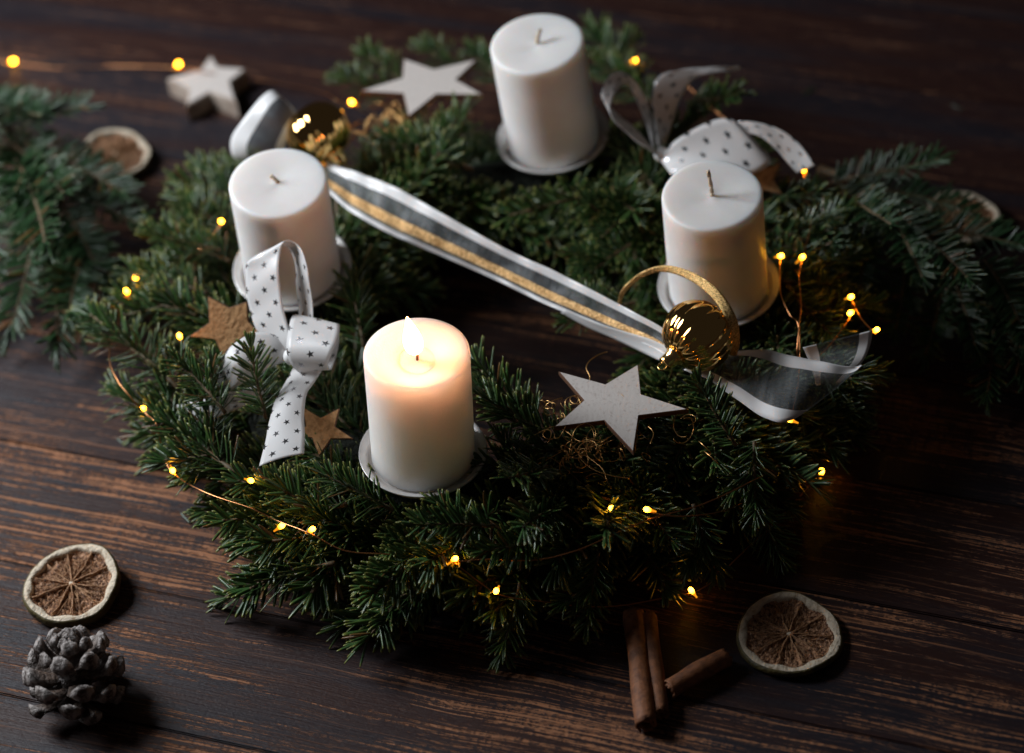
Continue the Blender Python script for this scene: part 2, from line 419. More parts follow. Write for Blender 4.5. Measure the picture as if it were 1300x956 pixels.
def make_candle(base, top, z0, h, label_c, label_p, wick, lit=False, seed=0):
    rg = random.Random(seed)
    B = P(base[0], base[1], z0); T = candle_top(B, top[0], top[1], h)
    x, y, z = axis_frame(B, T)
    # keep the axis close to upright
    MX = mat_from(x, y, z, B)
    pl = thing('candle_plate', B, label_p, 'candle plate', 'metal plates under the candles')
    pl.matrix_world = mat_from(x, y, z, B - z * 0.0045)
    prof = [(0.0, 0.0), (0.0305, 0.0), (0.0318, 0.0006), (0.0328, 0.0030), (0.0338, 0.0040), (0.0366, 0.0050), (0.0373, 0.0052), (0.0374, 0.0045), (0.0345, 0.0028), (0.0332, -0.0008), (0.031, -0.0016), (0.0, -0.0016)]
    me = weld(mesh('dish', *lathe(prof, 72))); add('dish', me, MAT['plate'], pl)
    sv, sf = lathe([(0.0016, -0.001), (0.0014, -0.02), (0.0003, -0.032), (0, -0.032)], 12)
    add('spike', weld(mesh('spike', sv, sf)), MAT['plate'], pl)
    ca = thing('pillar_candle', B, label_c, 'candle', 'white pillar candles on the wreath')
    ca.matrix_world = mat_from(x, y, z, B - z * 0.0042)
    R = 0.0301; hh = h + 0.0042
    if not lit:
        top_p = [(R, hh - 0.0016), (R - 0.0004, hh - 0.0007), (R - 0.0013, hh - 0.0001), (R - 0.0028, hh), (0.018, hh - 0.0004), (0.008, hh - 0.0007), (0.004, hh - 0.0010), (0.002, hh - 0.0007), (0, hh - 0.0006)]
    else:
        top_p = [(R, hh - 0.0020), (R - 0.0003, hh - 0.0010), (R - 0.0012, hh - 0.0003), (R - 0.0025, hh - 0.0004), (0.024, hh - 0.0012), (0.019, hh - 0.0026), (0.014, hh - 0.0044), (0.011, hh - 0.0060), (0.0085, hh - 0.0070), (0, hh - 0.0074)]
    prof = [(0, 0), (R - 0.0025, 0), (R - 0.0008, 0.0006), (R, 0.0022)] + [(R, 0.0022 + (hh - 0.0042) * k / 24) for k in range(1, 24)] + top_p
    vs, fs = lathe(prof, 96)
    vs = [(vx * (1 + 0.0035 * math.sin(3 * math.atan2(vy, vx) + vz * 40 + seed)), vy * (1 + 0.0035 * math.sin(2 * math.atan2(vy, vx) + vz * 60)), vz + (0.0003 * math.sin(2.0 * math.atan2(vy, vx) + seed) if vz > h * 0.9 else 0)) for vx, vy, vz in vs]
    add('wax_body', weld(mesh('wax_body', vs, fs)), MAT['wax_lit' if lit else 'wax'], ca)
    zt = hh - (0.0074 if lit else 0.0008)
    if not lit:
        dx, dy, ln = wick
        pts = catmull([(0, 0, zt - 0.001), (dx * 0.25, dy * 0.25, zt + ln * 0.4), (dx, dy, zt + ln)], 6)
        # strands twist: two plies
        parts = []
        for ph in (0, math.pi):
            q = [p + 0.00045 * np.array([math.cos(ph + i * 0.9), math.sin(ph + i * 0.9), 0]) for i, p in enumerate(pts)]
            parts.append(tube(q, 0.00095, 7))
        add('wick', mesh('wick', *merge(parts)), MAT['wick'], ca)
    else:
        vs, fs = lathe([(0, 0.0), (0.005, 0.0), (0.0088, 0.0), (0.0116, 0.0)], 40)
        po = add('melted_wax', weld(mesh('melted_wax', vs, fs)), MAT['melt'], ca); po.location = (0, 0, zt + 0.0013)
        pts = catmull([(0.0, 0, zt), (0.0002, 0, zt + 0.006), (-0.0008, 0, zt + 0.0088), (-0.0035, -0.0005, zt + 0.0096), (-0.0048, -0.0006, zt + 0.0086)], 6)
        add('wick', mesh('wick', *tube(pts, 0.0008, 8)), MAT['char'], ca)
        # flame: one closed teardrop, widest a third of the way up
        prof = []
        H = 0.0285
        for k in range(0, 25):
            t = k / 24
            r = 0.0058 * (math.sin(math.pi * min(1, t ** 0.62)) ** 0.9) * (1 - 0.25 * t)
            prof.append((max(r, 0.0), t * H))
        vs, fs = lathe(prof, 24)
        vs = [(vx - 0.0030 * (vz / H) ** 1.6, vy, vz) for vx, vy, vz in vs]
        fl = add('flame', weld(mesh('flame', vs, fs), 1e-6), MAT['flame'], ca); fl.location = (-0.0012, 0, zt + 0.0062)
    CANDLES.append((B, z, z0))
    for t in np.linspace(0, 1, 7):
        for a in np.linspace(0, 2 * math.pi, 8, endpoint=False):
            clear([B + z * (h * t + 0.004) + 0.030 * (x * math.cos(a) + y * math.sin(a))], 0.006)
    for a in np.linspace(0, 2 * math.pi, 28, endpoint=False): clear([B + 0.034 * (x * math.cos(a) + y * math.sin(a))], 0.009)
    return ca

mf = NT('candle_flame'); mf.n.remove(mf.b)
e = mf.node('ShaderNodeEmission'); zc = mf.node('ShaderNodeSeparateXYZ'); mf.l.new(mf.coord('Object', (1, 1, 1 / 0.029)), zc.inputs[0])
mf.l.new(mf.ramp(zc.outputs[2], [(0.0, (1.0, 0.30, 0.08)), (0.10, (1.0, 0.36, 0.13)), (0.35, (1.0, 0.39, 0.14)), (1.0, (1.0, 0.34, 0.10))]), e.inputs[0])
mf.l.new(mf.rng(zc.outputs[2], 0.02, 0.30, 6.0, 80.0), e.inputs[1]); mf.l.new(e.outputs[0], mf.out.inputs[0])
MAT['flame'] = mf.m

make_candle((537, 573), (529, 447), ZP, 0.079, 'lit white pillar candle with a burning flame at the front', 'white metal plate under the lit candle', None, True, 1)
make_candle((371, 339), (353, 231), ZP, 0.076, 'unlit white pillar candle behind the star-print bow, wick lying almost flat', 'white metal plate under the candle behind the star-print bow', (-0.0042, 0.0035, 0.0032), False, 2)
make_candle((702, 172), (681.5, 54), ZP, 0.079, 'unlit white pillar candle farthest back beside the white wooden star', 'white metal plate under the farthest candle', (0.0035, 0.004, 0.0080), False, 3)
make_candle((912, 361), (904, 247), ZP, 0.077, 'unlit white pillar candle with upright wick beside the gold bauble', 'white metal plate under the candle beside the gold bauble', (-0.0012, 0.003, 0.0175), False, 4)

# ------------------------------------------------------------------ stars
def star_thing(name, pts, thick, label, cat, top_mat, side_mat, group, bevel=0.0004):
    pts = [np.asarray(p, float) for p in pts]
    c = sum(pts) / len(pts)
    _, _, vt = np.linalg.svd(np.array(pts) - c)
    n = vt[2] * (1 if vt[2][2] > 0 else -1)
    pts = [p - n * n.dot(p - c) for p in pts]
    N = len(pts)
    area = sum(np.cross(pts[i] - c, pts[(i + 1) % N] - c).dot(n) for i in range(N))
    if area < 0: pts = pts[::-1]
    bm = bmesh.new()
    top = [bm.verts.new(V(p - c)) for p in pts]; bot = [bm.verts.new(V(p - c - n * thick)) for p in pts]
    ct = bm.verts.new((0, 0, 0)); cb = bm.verts.new(V(-n * thick))
    for i in range(N):
        j = (i + 1) % N
        bm.faces.new((ct, top[i], top[j])).material_index = 0
        bm.faces.new((cb, bot[j], bot[i])).material_index = 1
        bm.faces.new((top[i], bot[i], bot[j], top[j])).material_index = 1
    bmesh.ops.bevel(bm, geom=[e for e in bm.edges if sum(v in top for v in e.verts) == 2], offset=bevel, segments=1, affect='EDGES', material=1)
    me = bpy.data.meshes.new(name); bm.to_mesh(me); bm.free()
    me.materials.append(top_mat); me.materials.append(side_mat)
    o = add(name, me); o.location = V(c); tag(o, label, cat, group)
    for i in range(N):
        for t in (0.35, 0.7, 1.0): clear([c + (pts[i] - c) * t], 0.007)
    clear([c], 0.01)
    return o

zs = 0.083
star_thing('wooden_star', [P(*q, zs + dz) for *q, dz in [(709, 472, .004), (768.5, 487, .004), (810, 462, .006), (814, 500, .003), (874, 519, .002), (811, 528.5, 0), (804, 574, -.003), (767, 534, 0), (703, 541, 0), (741, 508, .002)]],
           0.0038, 'whitewashed wooden star beside the lit candle', 'star', MAT['whitewood'], MAT['edge'], 'white wooden stars')
star_thing('wooden_star', [P(*q, 0.082) for q in [(512.8, 74.6), (550.8, 87.8), (605, 75.3), (578.6, 101), (613, 120), (553.8, 119.2), (518.7, 147.4), (512, 118.5), (458, 115.2), (510.7, 98.7)]],
           0.0038, 'whitewashed wooden star at the back of the wreath', 'star', MAT['whitewood'], MAT['edge'], 'white wooden stars')
star_thing('wooden_star', [P(*q, 0.0155) for q in [(268, 69), (277, 84), (313, 86.5), (292.5, 103), (300, 129), (266.5, 117), (236, 134), (240, 113), (212, 99), (254, 88)]],
           0.0150, 'thick wooden star lying on the table behind the wreath', 'star', MAT['whitewood'], MAT['paleedge'], 'white wooden stars', 0.0012)
# cork stars, leaning on the fir
def leaning(pxs, c, z0, lean):
    return [P(x, y, z0 + (c[1] - y) / 2.1e3 * lean) for x, y in pxs]
star_thing('cork_star', leaning([(263.5, 376), (291, 390.4), (313.5, 383), (315, 408), (330, 423), (301, 432), (282, 452), (273, 431), (240, 427.5), (265.4, 409.6)], (285, 413), 0.085, 0.75),
           0.0026, 'brown cork star left of the star-print bow', 'star', MAT['cork'], MAT['edge'], 'brown cork stars')
star_thing('cork_star', leaning([(431, 518), (425, 541), (449, 557), (420, 557), (405, 579), (396, 556), (364, 552), (388, 541), (384, 516), (407, 530)], (404, 545), 0.072, 0.55),
           0.0026, 'brown cork star between the ribbon tail and the lit candle', 'star', MAT['cork'], MAT['edge'], 'brown cork stars')
star_thing('cork_star', leaning([(990, 207), (982, 227), (994, 247), (968, 241), (952, 258), (949, 238), (925, 229), (948, 219), (950, 198), (967, 214)], (965, 228), 0.080, 0.55),
           0.0026, 'brown cork star half hidden behind the unlit candle by the gold bauble', 'star', MAT['cork'], MAT['edge'], 'brown cork stars')

# ------------------------------------------------------------------ gold baubles
def make_bauble(cp, z, r, axis, nrib, label, rd=0.055):
    C = P(cp[0], cp[1], z)
    b = thing('gold_bauble', C, label, 'bauble', 'ribbed gold baubles')
    ax = nrm(axis); x = nrm(np.cross(ax, [0.2, 0.1, 1])); y = np.cross(ax, x)
    b.matrix_world = mat_from(x, y, ax, C)
    vs, fs = [], []
    nu, nv = nrib * 8, 36
    for j in range(nv + 1):
        th = math.pi * j / nv
        for i in range(nu):
            ph = 2 * math.pi * i / nu
            rib = abs(math.sin(nrib * ph / 2)) ** 0.75
            s = math.sin(th)
            rr = r * (1 - rd + rd * rib * min(1, s * 1.6) + rd * (1 - min(1, s * 1.6)) * 0.5)
            dent = 0.10 * r * max(0, (abs(math.cos(th)) - 0.88) / 0.12)
            vs.append((rr * s * math.cos(ph), rr * s * math.sin(ph), 0.93 * rr * math.cos(th) - math.copysign(dent, math.cos(th))))
    for j in range(nv):
        for i in range(nu):
            i2 = (i + 1) % nu
            fs.append((j * nu + i, (j + 1) * nu + i, (j + 1) * nu + i2, j * nu + i2))
    add('ball', weld(mesh('ball', vs, fs)), MAT['gold'], b)
    vs, fs = lathe([(0.0, 0.0080), (0.0036, 0.0080), (0.0046, 0.0074), (0.0048, 0.0058), (0.0050, 0.0012), (0.0064, 0.0002), (0.0066, -0.0012), (0.0056, -0.0020)], 28)
    cpo = add('cap', weld(mesh('cap', vs, fs)), MAT['cap'], b); cpo.location = (0, 0, 0.885 * r)
    ring = [(0.0026 * math.cos(t), 0, 0.0092 + 0.0026 * math.sin(t)) for t in np.linspace(0, 2 * math.pi, 17)]
    ro = add('hanging_ring', mesh('hanging_ring', *tube(ring, 0.0005, 6, False)), MAT['cap'], cpo)
    for a in np.linspace(0, 2 * math.pi, 10): clear([C + r * (CR * math.cos(a) + CU * math.sin(a)), C + 0.5 * r * (CR * math.cos(a) + CU * math.sin(a))], 0.010)
    return b, C
toward = -FWD
bau1, bc1 = make_bauble((886, 426), 0.098, 0.0218, -0.70 * CR - 0.60 * CU + 0.22 * toward, 14, 'ribbed gold bauble with a glitter cord loop beside the front white star')
bau2, bc2 = make_bauble((404, 168), 0.094, 0.0212, 0.55 * CR - 0.75 * CU + 0.1 * toward, 16, 'ribbed gold bauble behind the left unlit candle', 0.022)

def strip(name, rows, width, mat, parent=None, nsub=10, nu=10, thick=0.00022, bulge=None, wob=0.0, seed=0, keep=0.008, ur=None):
    """A ribbon from pairs of edge points, with a 'strip' uv map in metres."""
    L = catmull([r[0] for r in rows], nsub); R = catmull([r[1] for r in rows], nsub)
    bl = catmull([[b, 0, 0] for b in (bulge or [0] * len(rows))], nsub)[:, 0]
    mid = (L + R) / 2; s = np.concatenate([[0], np.cumsum(np.linalg.norm(np.diff(mid, axis=0), axis=1))])
    n = len(L); vs = []; uvs = []
    um = catmull([[q, 0, 0] for q in (ur or [1.0] * len(rows))], nsub)[:, 0]
    rg = np.random.default_rng(seed); ph = rg.uniform(0, 6, 4)
    for i in range(n):
        t = nrm(mid[min(i + 1, n - 1)] - mid[max(i - 1, 0)]); nn = nrm(np.cross(t, R[i] - L[i]))
        for k in range(nu + 1):
            u = k / nu
            w = wob * (math.sin(s[i] * 160 + ph[0] + u * 3) + 0.6 * math.sin(s[i] * 310 + ph[1] - u * 5))
            vs.append(L[i] * (1 - u) + R[i] * u + nn * (bl[i] * math.sin(math.pi * u) + w)); uvs.append((u * width * um[i], s[i]))
    fs = [(i * (nu + 1) + k, i * (nu + 1) + k + 1, (i + 1) * (nu + 1) + k + 1, (i + 1) * (nu + 1) + k) for i in range(n - 1) for k in range(nu)]
    me = mesh(name, vs, fs)
    ul = me.uv_layers.new(name='strip')
    for lp in me.loops: ul.data[lp.index].uv = uvs[lp.vertex_index]
    o = add(name, me, mat, parent)
    md = o.modifiers.new('thickness', 'SOLIDIFY'); md.thickness = thick; md.offset = 0
    if keep:
        step = max(1, n // 12)
        for i in range(0, n, step): clear([L[i], mid[i], R[i]], keep)
    return o

def Q(*a): return P(a[0], a[1], a[2])
def rows_px(*rs): return [(Q(*r[0]), Q(*r[1])) for r in rs]

# gold glitter cord of the right bauble
strip('cord_loop', rows_px(((783, 388, .080), (787, 391, .079)), ((789, 368, .094), (794, 372, .092)), ((812, 347, .108), (815, 353, .105)), ((843, 337, .117), (843, 345, .113)),
      ((880, 346, .122), (876, 356, .118)), ((912, 368, .120), (905, 379, .117)), ((934, 402, .110), (922, 407, .110)), ((939, 432, .096), (927, 432, .098)), ((935, 452, .082), (925, 450, .084))),
      0.005, MAT['cord'], None, 10, 4, 0.0008)
cl_ = bpy.data.objects['cord_loop']
cl_.parent = bau1; cl_.matrix_parent_inverse = bau1.matrix_world.inverted()

# long organza ribbon between the baubles
rib = thing('organza_ribbon', P(640, 340, 0.08), 'sheer white ribbon with gold stripe and satin edges stretched between the baubles', 'ribbon')
rib.matrix_world = Matrix.Identity(4)
strip('ribbon_band', rows_px(((414, 203, .080), (404, 232, .078)), ((428, 211, .084), (416, 243, .079)), ((462, 222, .089), (446, 269, .077)), ((506, 240, .090), (494, 296, .076)), ((577, 280, .088), (562, 326, .074)),
      ((648, 319, .086), (632, 357, .072)), ((708, 346, .086), (694, 387, .074)), ((789, 388, .086), (776, 421, .075)), ((842, 417, .086), (826, 440, .078)), ((872, 440, .080), (858, 462, .078))),
      0.026, MAT['organza'], rib, 10, 16, 0.0002, [.001, .002, .003, .0036, .003, .002, .0025, .003, .003, .001], 0.0007, 3)
# fold under the lower edge near the right bauble, satin side out
strip('ribbon_underlap', rows_px(((716, 392, .0772), (712, 397, .072)), ((752, 408, .0782), (746, 416, .070)), ((790, 420, .080), (780, 431, .070)), ((824, 430, .082), (812, 446, .071)), ((852, 442, .082), (838, 458, .074))),
      0.004, MAT['organza_plain'], rib, 8, 6, 0.0002)
# tail right of the bauble
strip('ribbon_tail', rows_px(((905, 452, .078), (868, 468, .082)), ((932, 446, .082), (896, 481, .079)), ((965, 444, .088), (934, 506, .076)), ((995, 449, .090), (972, 531, .073)), ((1018, 454, .091), (1002, 535, .074)), ((1057, 462, .091), (1050, 502, .080)),
      ((1078, 465, .090), (1078, 479, .086)), ((1092, 465, .088), (1095, 464, .089))),
      0.026, MAT['organza_plain'], rib, 10, 16, 0.0002, [0, -.002, -.004, -.004, -.004, -.002, 0, 0], 0.0007, 5, 0.008, [1, 1, 1, 1, 0.96, 0.62, 0.30, 0.12])
strip('ribbon_end', rows_px(((1019, 441, .090), (1108, 419, .094)), ((1024, 452, .085), (1105, 437, .088)), ((1030, 468, .080), (1094, 461, .083)), ((1036, 490, .076), (1066, 486, .077))),
      0.026, MAT['organza_plain'], rib, 8, 16, 0.0002, [.001, .002, .003, 0], 0.0006, 8)
# loop left of the far bauble
strip('ribbon_loop', rows_px(((372, 204, .072), (322, 206, .070)), ((364, 198, .078), (299, 199, .077)), ((362, 184, .090), (293, 178, .092)), ((368, 168, .098), (308, 153, .106)), ((375, 156, .102), (333, 123, .114)),
      ((380, 150, .098), (352, 116, .110)), ((384, 158, .086), (370, 136, .098)), ((386, 176, .076), (378, 162, .082))),
      0.026, MAT['organza_loop'], rib, 10, 14, 0.0002, [0, .003, .006, .005, .005, 0, 0, 0], 0.0010, 6)

# ------------------------------------------------------------------ star-print bows
bow = thing('ribbon_bow', P(370, 450, 0.09), 'white satin bow printed with dark stars, in front of the left candle', 'ribbon bow', 'star-print satin bows')
bow.matrix_world = Matrix.Identity(4)
BW = 0.025
strip('bow_loop', rows_px(((352, 448, .088), (372, 452, .090)), ((327, 420, .096), (369, 430, .100)), ((315, 385, .106), (359, 385, .112)), ((312, 345, .118), (354, 345, .125)), ((317, 330, .124), (356, 322, .131)), ((340, 316, .129), (363, 306.5, .136)),
      ((362, 312, .127), (381, 313, .134)), ((373, 330, .120), (390, 338, .128)), ((377, 365, .108), (394, 370, .115)), ((379, 402, .096), (398, 408, .102)), ((372, 440, .089), (388, 445, .091))),
      BW, MAT['satin'], bow, 10, 10, 0.0003, None, 0.0003, 1)
strip('bow_loop', rows_px(((371, 442, .092), (372, 456, .086)), ((350, 426, .098), (352, 463, .088)), ((324, 422, .100), (328, 476, .086)), ((298, 436, .098), (304, 489, .084)), ((282, 455, .092), (288, 500, .079)), ((276, 482, .083), (282, 510, .074)), ((290, 497, .077), (300, 512, .072)), ((330, 492, .076), (335, 502, .072))),
      BW, MAT['satin'], bow, 10, 10, 0.0003, [0, .002, .003, .003, 0, 0, 0, 0], 0.0001, 2)
strip('bow_curl', rows_px(((384, 408, .096), (420, 416, .096)), ((373, 399, .104), (431, 411, .106)), ((366, 418, .107), (429, 430, .110)), ((364, 440, .104), (422, 446, .108)), ((368, 459, .097), (416, 462, .100)), ((382, 474, .088), (420, 469, .090)), ((398, 470, .082), (424, 460, .083)), ((405, 450, .080), (430, 440, .083)), ((404, 430, .084), (431, 418, .090))),
      BW, MAT['satin'], bow, 10, 10, 0.0003, None, 0.0003, 3)
strip('bow_tail', rows_px(((374, 462, .084), (410, 468, .086)), ((366, 480, .086), (402, 481, .088)), ((350, 507, .088), (390, 500, .089)), ((342, 535, .090), (386, 527, .091)), ((337, 560, .091), (387, 552, .092)), ((329, 592, .091), (386, 576, .092))),
      BW, MAT['satin'], bow, 10, 10, 0.0003, [0, .002, .003, .003, .002, .001], 0.0002, 4)
strip('bow_tail', rows_px(((330, 488, .074), (338, 505, .070)), ((290, 500, .072), (300, 520, .066)), ((252, 508, .068), (262, 536, .060)), ((222, 515, .062), (236, 546, .054))),
      BW, MAT['satin'], bow, 8, 8, 0.0003, None, 0.0002, 5)
kn = [P(368, 446, .090), P(369, 452, .092), P(371, 458, .089)]
bm = bmesh.new(); bmesh.ops.create_uvsphere(bm, u_segments=16, v_segments=10, radius=1.0)
for v in bm.verts:
    v.co = Vector((v.co.x * 0.0050, v.co.y * 0.0045, v.co.z * 0.0052 * (1 + 0.15 * math.sin(5 * math.atan2(v.co.y, v.co.x)))))
me = bpy.data.meshes.new('knot'); bm.to_mesh(me); bm.free(); me.polygons.foreach_set('use_smooth', [True] * len(me.polygons))
MAT['satin_plain'] = simple('white_satin', (0.82, 0.81, 0.80), 0.36, bump=(300, 0.2, 0.0006))
k = add('knot', me, MAT['satin_plain'], bow); k.location = V(P(370, 453, .0905))

bow2 = thing('ribbon_bow', P(840, 195, 0.08), 'white satin bow printed with stars behind the candle by the gold bauble', 'ribbon bow', 'star-print satin bows')
bow2.matrix_world = Matrix.Identity(4)
strip('bow_loop', rows_px(((832, 192, .084), (840, 205, .084)), ((812, 168, .096), (826, 192, .094)), ((782, 143, .110), (800, 172, .104)), ((764, 122, .122), (775, 146, .116)), ((772, 98, .128), (782, 116, .122)), ((792, 91, .126), (797, 108, .118)), ((812, 110, .114), (806, 124, .108)), ((826, 145, .098), (820, 158, .094)), ((834, 180, .085), (830, 190, .084))),
      BW, MAT['satin'], bow2, 10, 8, 0.0003, None, 0.0003, 6)
strip('bow_tail', rows_px(((836, 190, .084), (846, 182, .084)), ((830, 150, .096), (858, 142, .094)), ((828, 118, .108), (868, 118, .104)), ((838, 96, .116), (884, 99, .112)), ((866, 88, .118), (902, 93, .114)), ((900, 85, .116), (922, 91, .112)), ((938, 84, .112), (942, 88, .108))),
      BW, MAT['satin'], bow2, 10, 8, 0.0003, None, 0.0002, 7)
strip('bow_loop', rows_px(((836, 200, .086), (852, 222, .084)), ((858, 178, .098), (890, 216, .092)), ((888, 160, .106), (925, 217, .094)), ((912, 151, .110), (955, 220, .092)), ((930, 152, .110), (978, 206, .092)), ((934, 160, .104), (964, 186, .092)), ((910, 172, .096), (930, 190, .088))),
      BW, MAT['satin'], bow2, 10, 10, 0.0003, [0, .003, .004, .003, 0, 0, 0], 0.0001, 8)
strip('bow_tail', rows_px(((900, 172, .094), (912, 186, .090)), ((926, 157, .106), (945, 172, .100)), ((950, 154, .110), (962, 172, .103)), ((985, 162, .108), (982, 186, .098)), ((1012, 180, .102), (998, 204, .090)), ((1036, 210, .092), (1012, 220, .084))),
      BW, MAT['satin'], bow2, 10, 10, 0.0003, None, 0.0002, 9)
k = add('knot', me.copy(), None, bow2); k.location = V(P(840, 196, .086))

# ------------------------------------------------------------------ citrus slices
def make_slice(cp, z, r, label, tilt, rot, seed, thick=0.005):
    rg = random.Random(seed)
    C = P(cp[0], cp[1], z)
    s = thing('dried_citrus_slice', C, label, 'citrus slice', 'dried citrus slices on the table')
    s.matrix_world = Matrix.Translation(V(C)) @ Matrix.Rotation(tilt[0], 4, 'X') @ Matrix.Rotation(tilt[1], 4, 'Y') @ Matrix.Rotation(rot, 4, 'Z')
    ph = [rg.uniform(0, 6.28) for _ in range(4)]
    def warp(vs):
        o = []
        for x, y, zz in vs:
            a = math.atan2(y, x); q = math.hypot(x, y) / r
            f = 1 + 0.018 * math.sin(2 * a + ph[0]) + 0.012 * math.sin(3 * a + ph[1]) + 0.007 * math.sin(7 * a + ph[2]) + 0.004 * math.sin(17 * a + ph[0])
            o.append((x * f, y * f, zz + q * q * 0.0016 * math.sin(2 * a + ph[3]) + q * 0.0006 * math.sin(5 * a + ph[1])))
        return o
    t = thick
    vs, fs = lathe([(r * 0.955, t * 0.98), (r * 0.985, t * 0.95), (r * 1.0, t * 0.75), (r * 1.012, t * 0.45), (r * 1.0, t * 0.15), (r * 0.97, 0), (r * 0.90, 0.0)], 96)
    add('rind', mesh('rind', warp(vs), fs), MAT['rind'], s)
    vs, fs = lathe([(r * 0.957, t * 0.985), (r * 0.90, t * 1.02), (r * 0.845, t * 0.98), (r * 0.82, t * 0.80), (r * 0.81, t * 0.45)], 96)
    vs = [(x * (1 + (0.035 if math.hypot(x, y) < r * 0.85 else 0) * math.sin(9 * math.atan2(y, x) + ph[2])), y * (1 + (0.035 if math.hypot(x, y) < r * 0.85 else 0) * math.sin(9 * math.atan2(y, x) + ph[2])), zz) for x, y, zz in vs]
    add('pith', mesh('pith', warp(vs), fs), MAT['pith'], s)
    n = 10
    cuts = sorted((i + rg.uniform(-0.16, 0.16)) / n * 2 * math.pi for i in range(n))
    for i in range(n):
        a0 = cuts[i]; a1 = cuts[(i + 1) % n] + (2 * math.pi if i == n - 1 else 0)
        nr, na = 26, 22; vs = []
        for ir in range(nr + 1):
            q = 0.05 + 0.78 * ir / nr
            for ia in range(na + 1):
                f = ia / na; a = a0 + (a1 - a0) * f
                edge = min(1, min(f, 1 - f) * (a1 - a0) * q / 0.05) * min(1, (0.83 - q) / 0.05 + 0.2)
                zz = t * (0.80 - 0.30 * edge + 0.42 * edge * (rg.random() - 0.5))
                vs.append((r * q * math.cos(a), r * q * math.sin(a), zz))
        fs = [(ir * (na + 1) + ia, (ir + 1) * (na + 1) + ia, (ir + 1) * (na + 1) + ia + 1, ir * (na + 1) + ia + 1) for ir in range(nr) for ia in range(na)]
        add('pulp_segment', mesh('pulp_segment', warp(vs), fs), MAT['pulp'], s)
        # membrane between the segments
        pts = []; rr = []
        for q in np.linspace(0.03, 0.82, 12):
            a = a0 + 0.045 * math.sin(q * 7 + i * 1.7) + 0.02 * math.sin(q * 23 + i)
            pts.append((r * q * math.cos(a), r * q * math.sin(a), t * (0.84 + 0.05 * math.sin(q * 11 + i)))); rr.append(r * (0.007 + 0.022 * abs(q - 0.50) ** 1.3 + rg.uniform(0, 0.007)))
        v2, f2 = tube(pts, rr, 6); add('membrane', mesh('membrane', warp(v2), f2), MAT['membrane'], s)
        # dried fibres inside the segment
        parts = []
        for _ in range(10):
            a = a0 + (a1 - a0) * rg.uniform(0.12, 0.88); q0 = rg.uniform(0.12, 0.45); q1 = q0 + rg.uniform(0.12, 0.33)
            a2 = a + rg.uniform(-0.12, 0.12)
            p = [(r * q * math.cos(a + (a2 - a) * f), r * q * math.sin(a + (a2 - a) * f), t * (0.64 + 0.1 * math.sin(f * 3.1))) for f, q in ((f, q0 + (q1 - q0) * f) for f in (0, .33, .66, 1))]
            parts.append(tube(p, r * rg.uniform(0.004, 0.009), 4))
        v2, f2 = merge(parts); add('pulp_fibres', mesh('pulp_fibres', warp(v2), f2), MAT['membrane'], s, 'stuff')
    bm = bmesh.new(); bmesh.ops.create_uvsphere(bm, u_segments=14, v_segments=8, radius=r * 0.055)
    for v in bm.verts: v.co = Vector((v.co.x * (1 + 0.2 * math.sin(4 * math.atan2(v.co.y, v.co.x))), v.co.y, v.co.z * 0.4 + t * 0.84))
    me = bpy.data.meshes.new('core'); bm.to_mesh(me); bm.free(); me.polygons.foreach_set('use_smooth', [True] * len(me.polygons))
    add('core', me, MAT['pith'], s)
    vs, fs = lathe([(0, 0.0002), (r * 0.9, 0.0002)], 64); add('underside', weld(mesh('underside', warp(vs), fs)), MAT['pulp'], s)
    return s
make_slice((94, 748), 0.0035, 0.0288, 'pale dried citrus slice just behind the pine cone', (rad(6), rad(-3)), 0.4, 1, 0.0075)
make_slice((1002, 810), 0.001, 0.0300, 'dried citrus slice lying beside the cinnamon sticks', (0, 0), 1.1, 2, 0.0045)
make_slice((147, 201), 0.0062, 0.0245, 'dried citrus slice half under the left fir branch', (rad(8), rad(6)), 0.2, 3, 0.0055)
make_slice((1222, 280), 0.004, 0.0245, 'dried citrus slice mostly hidden by the right fir branch', (rad(5), rad(3)), 2.2, 4, 0.005)

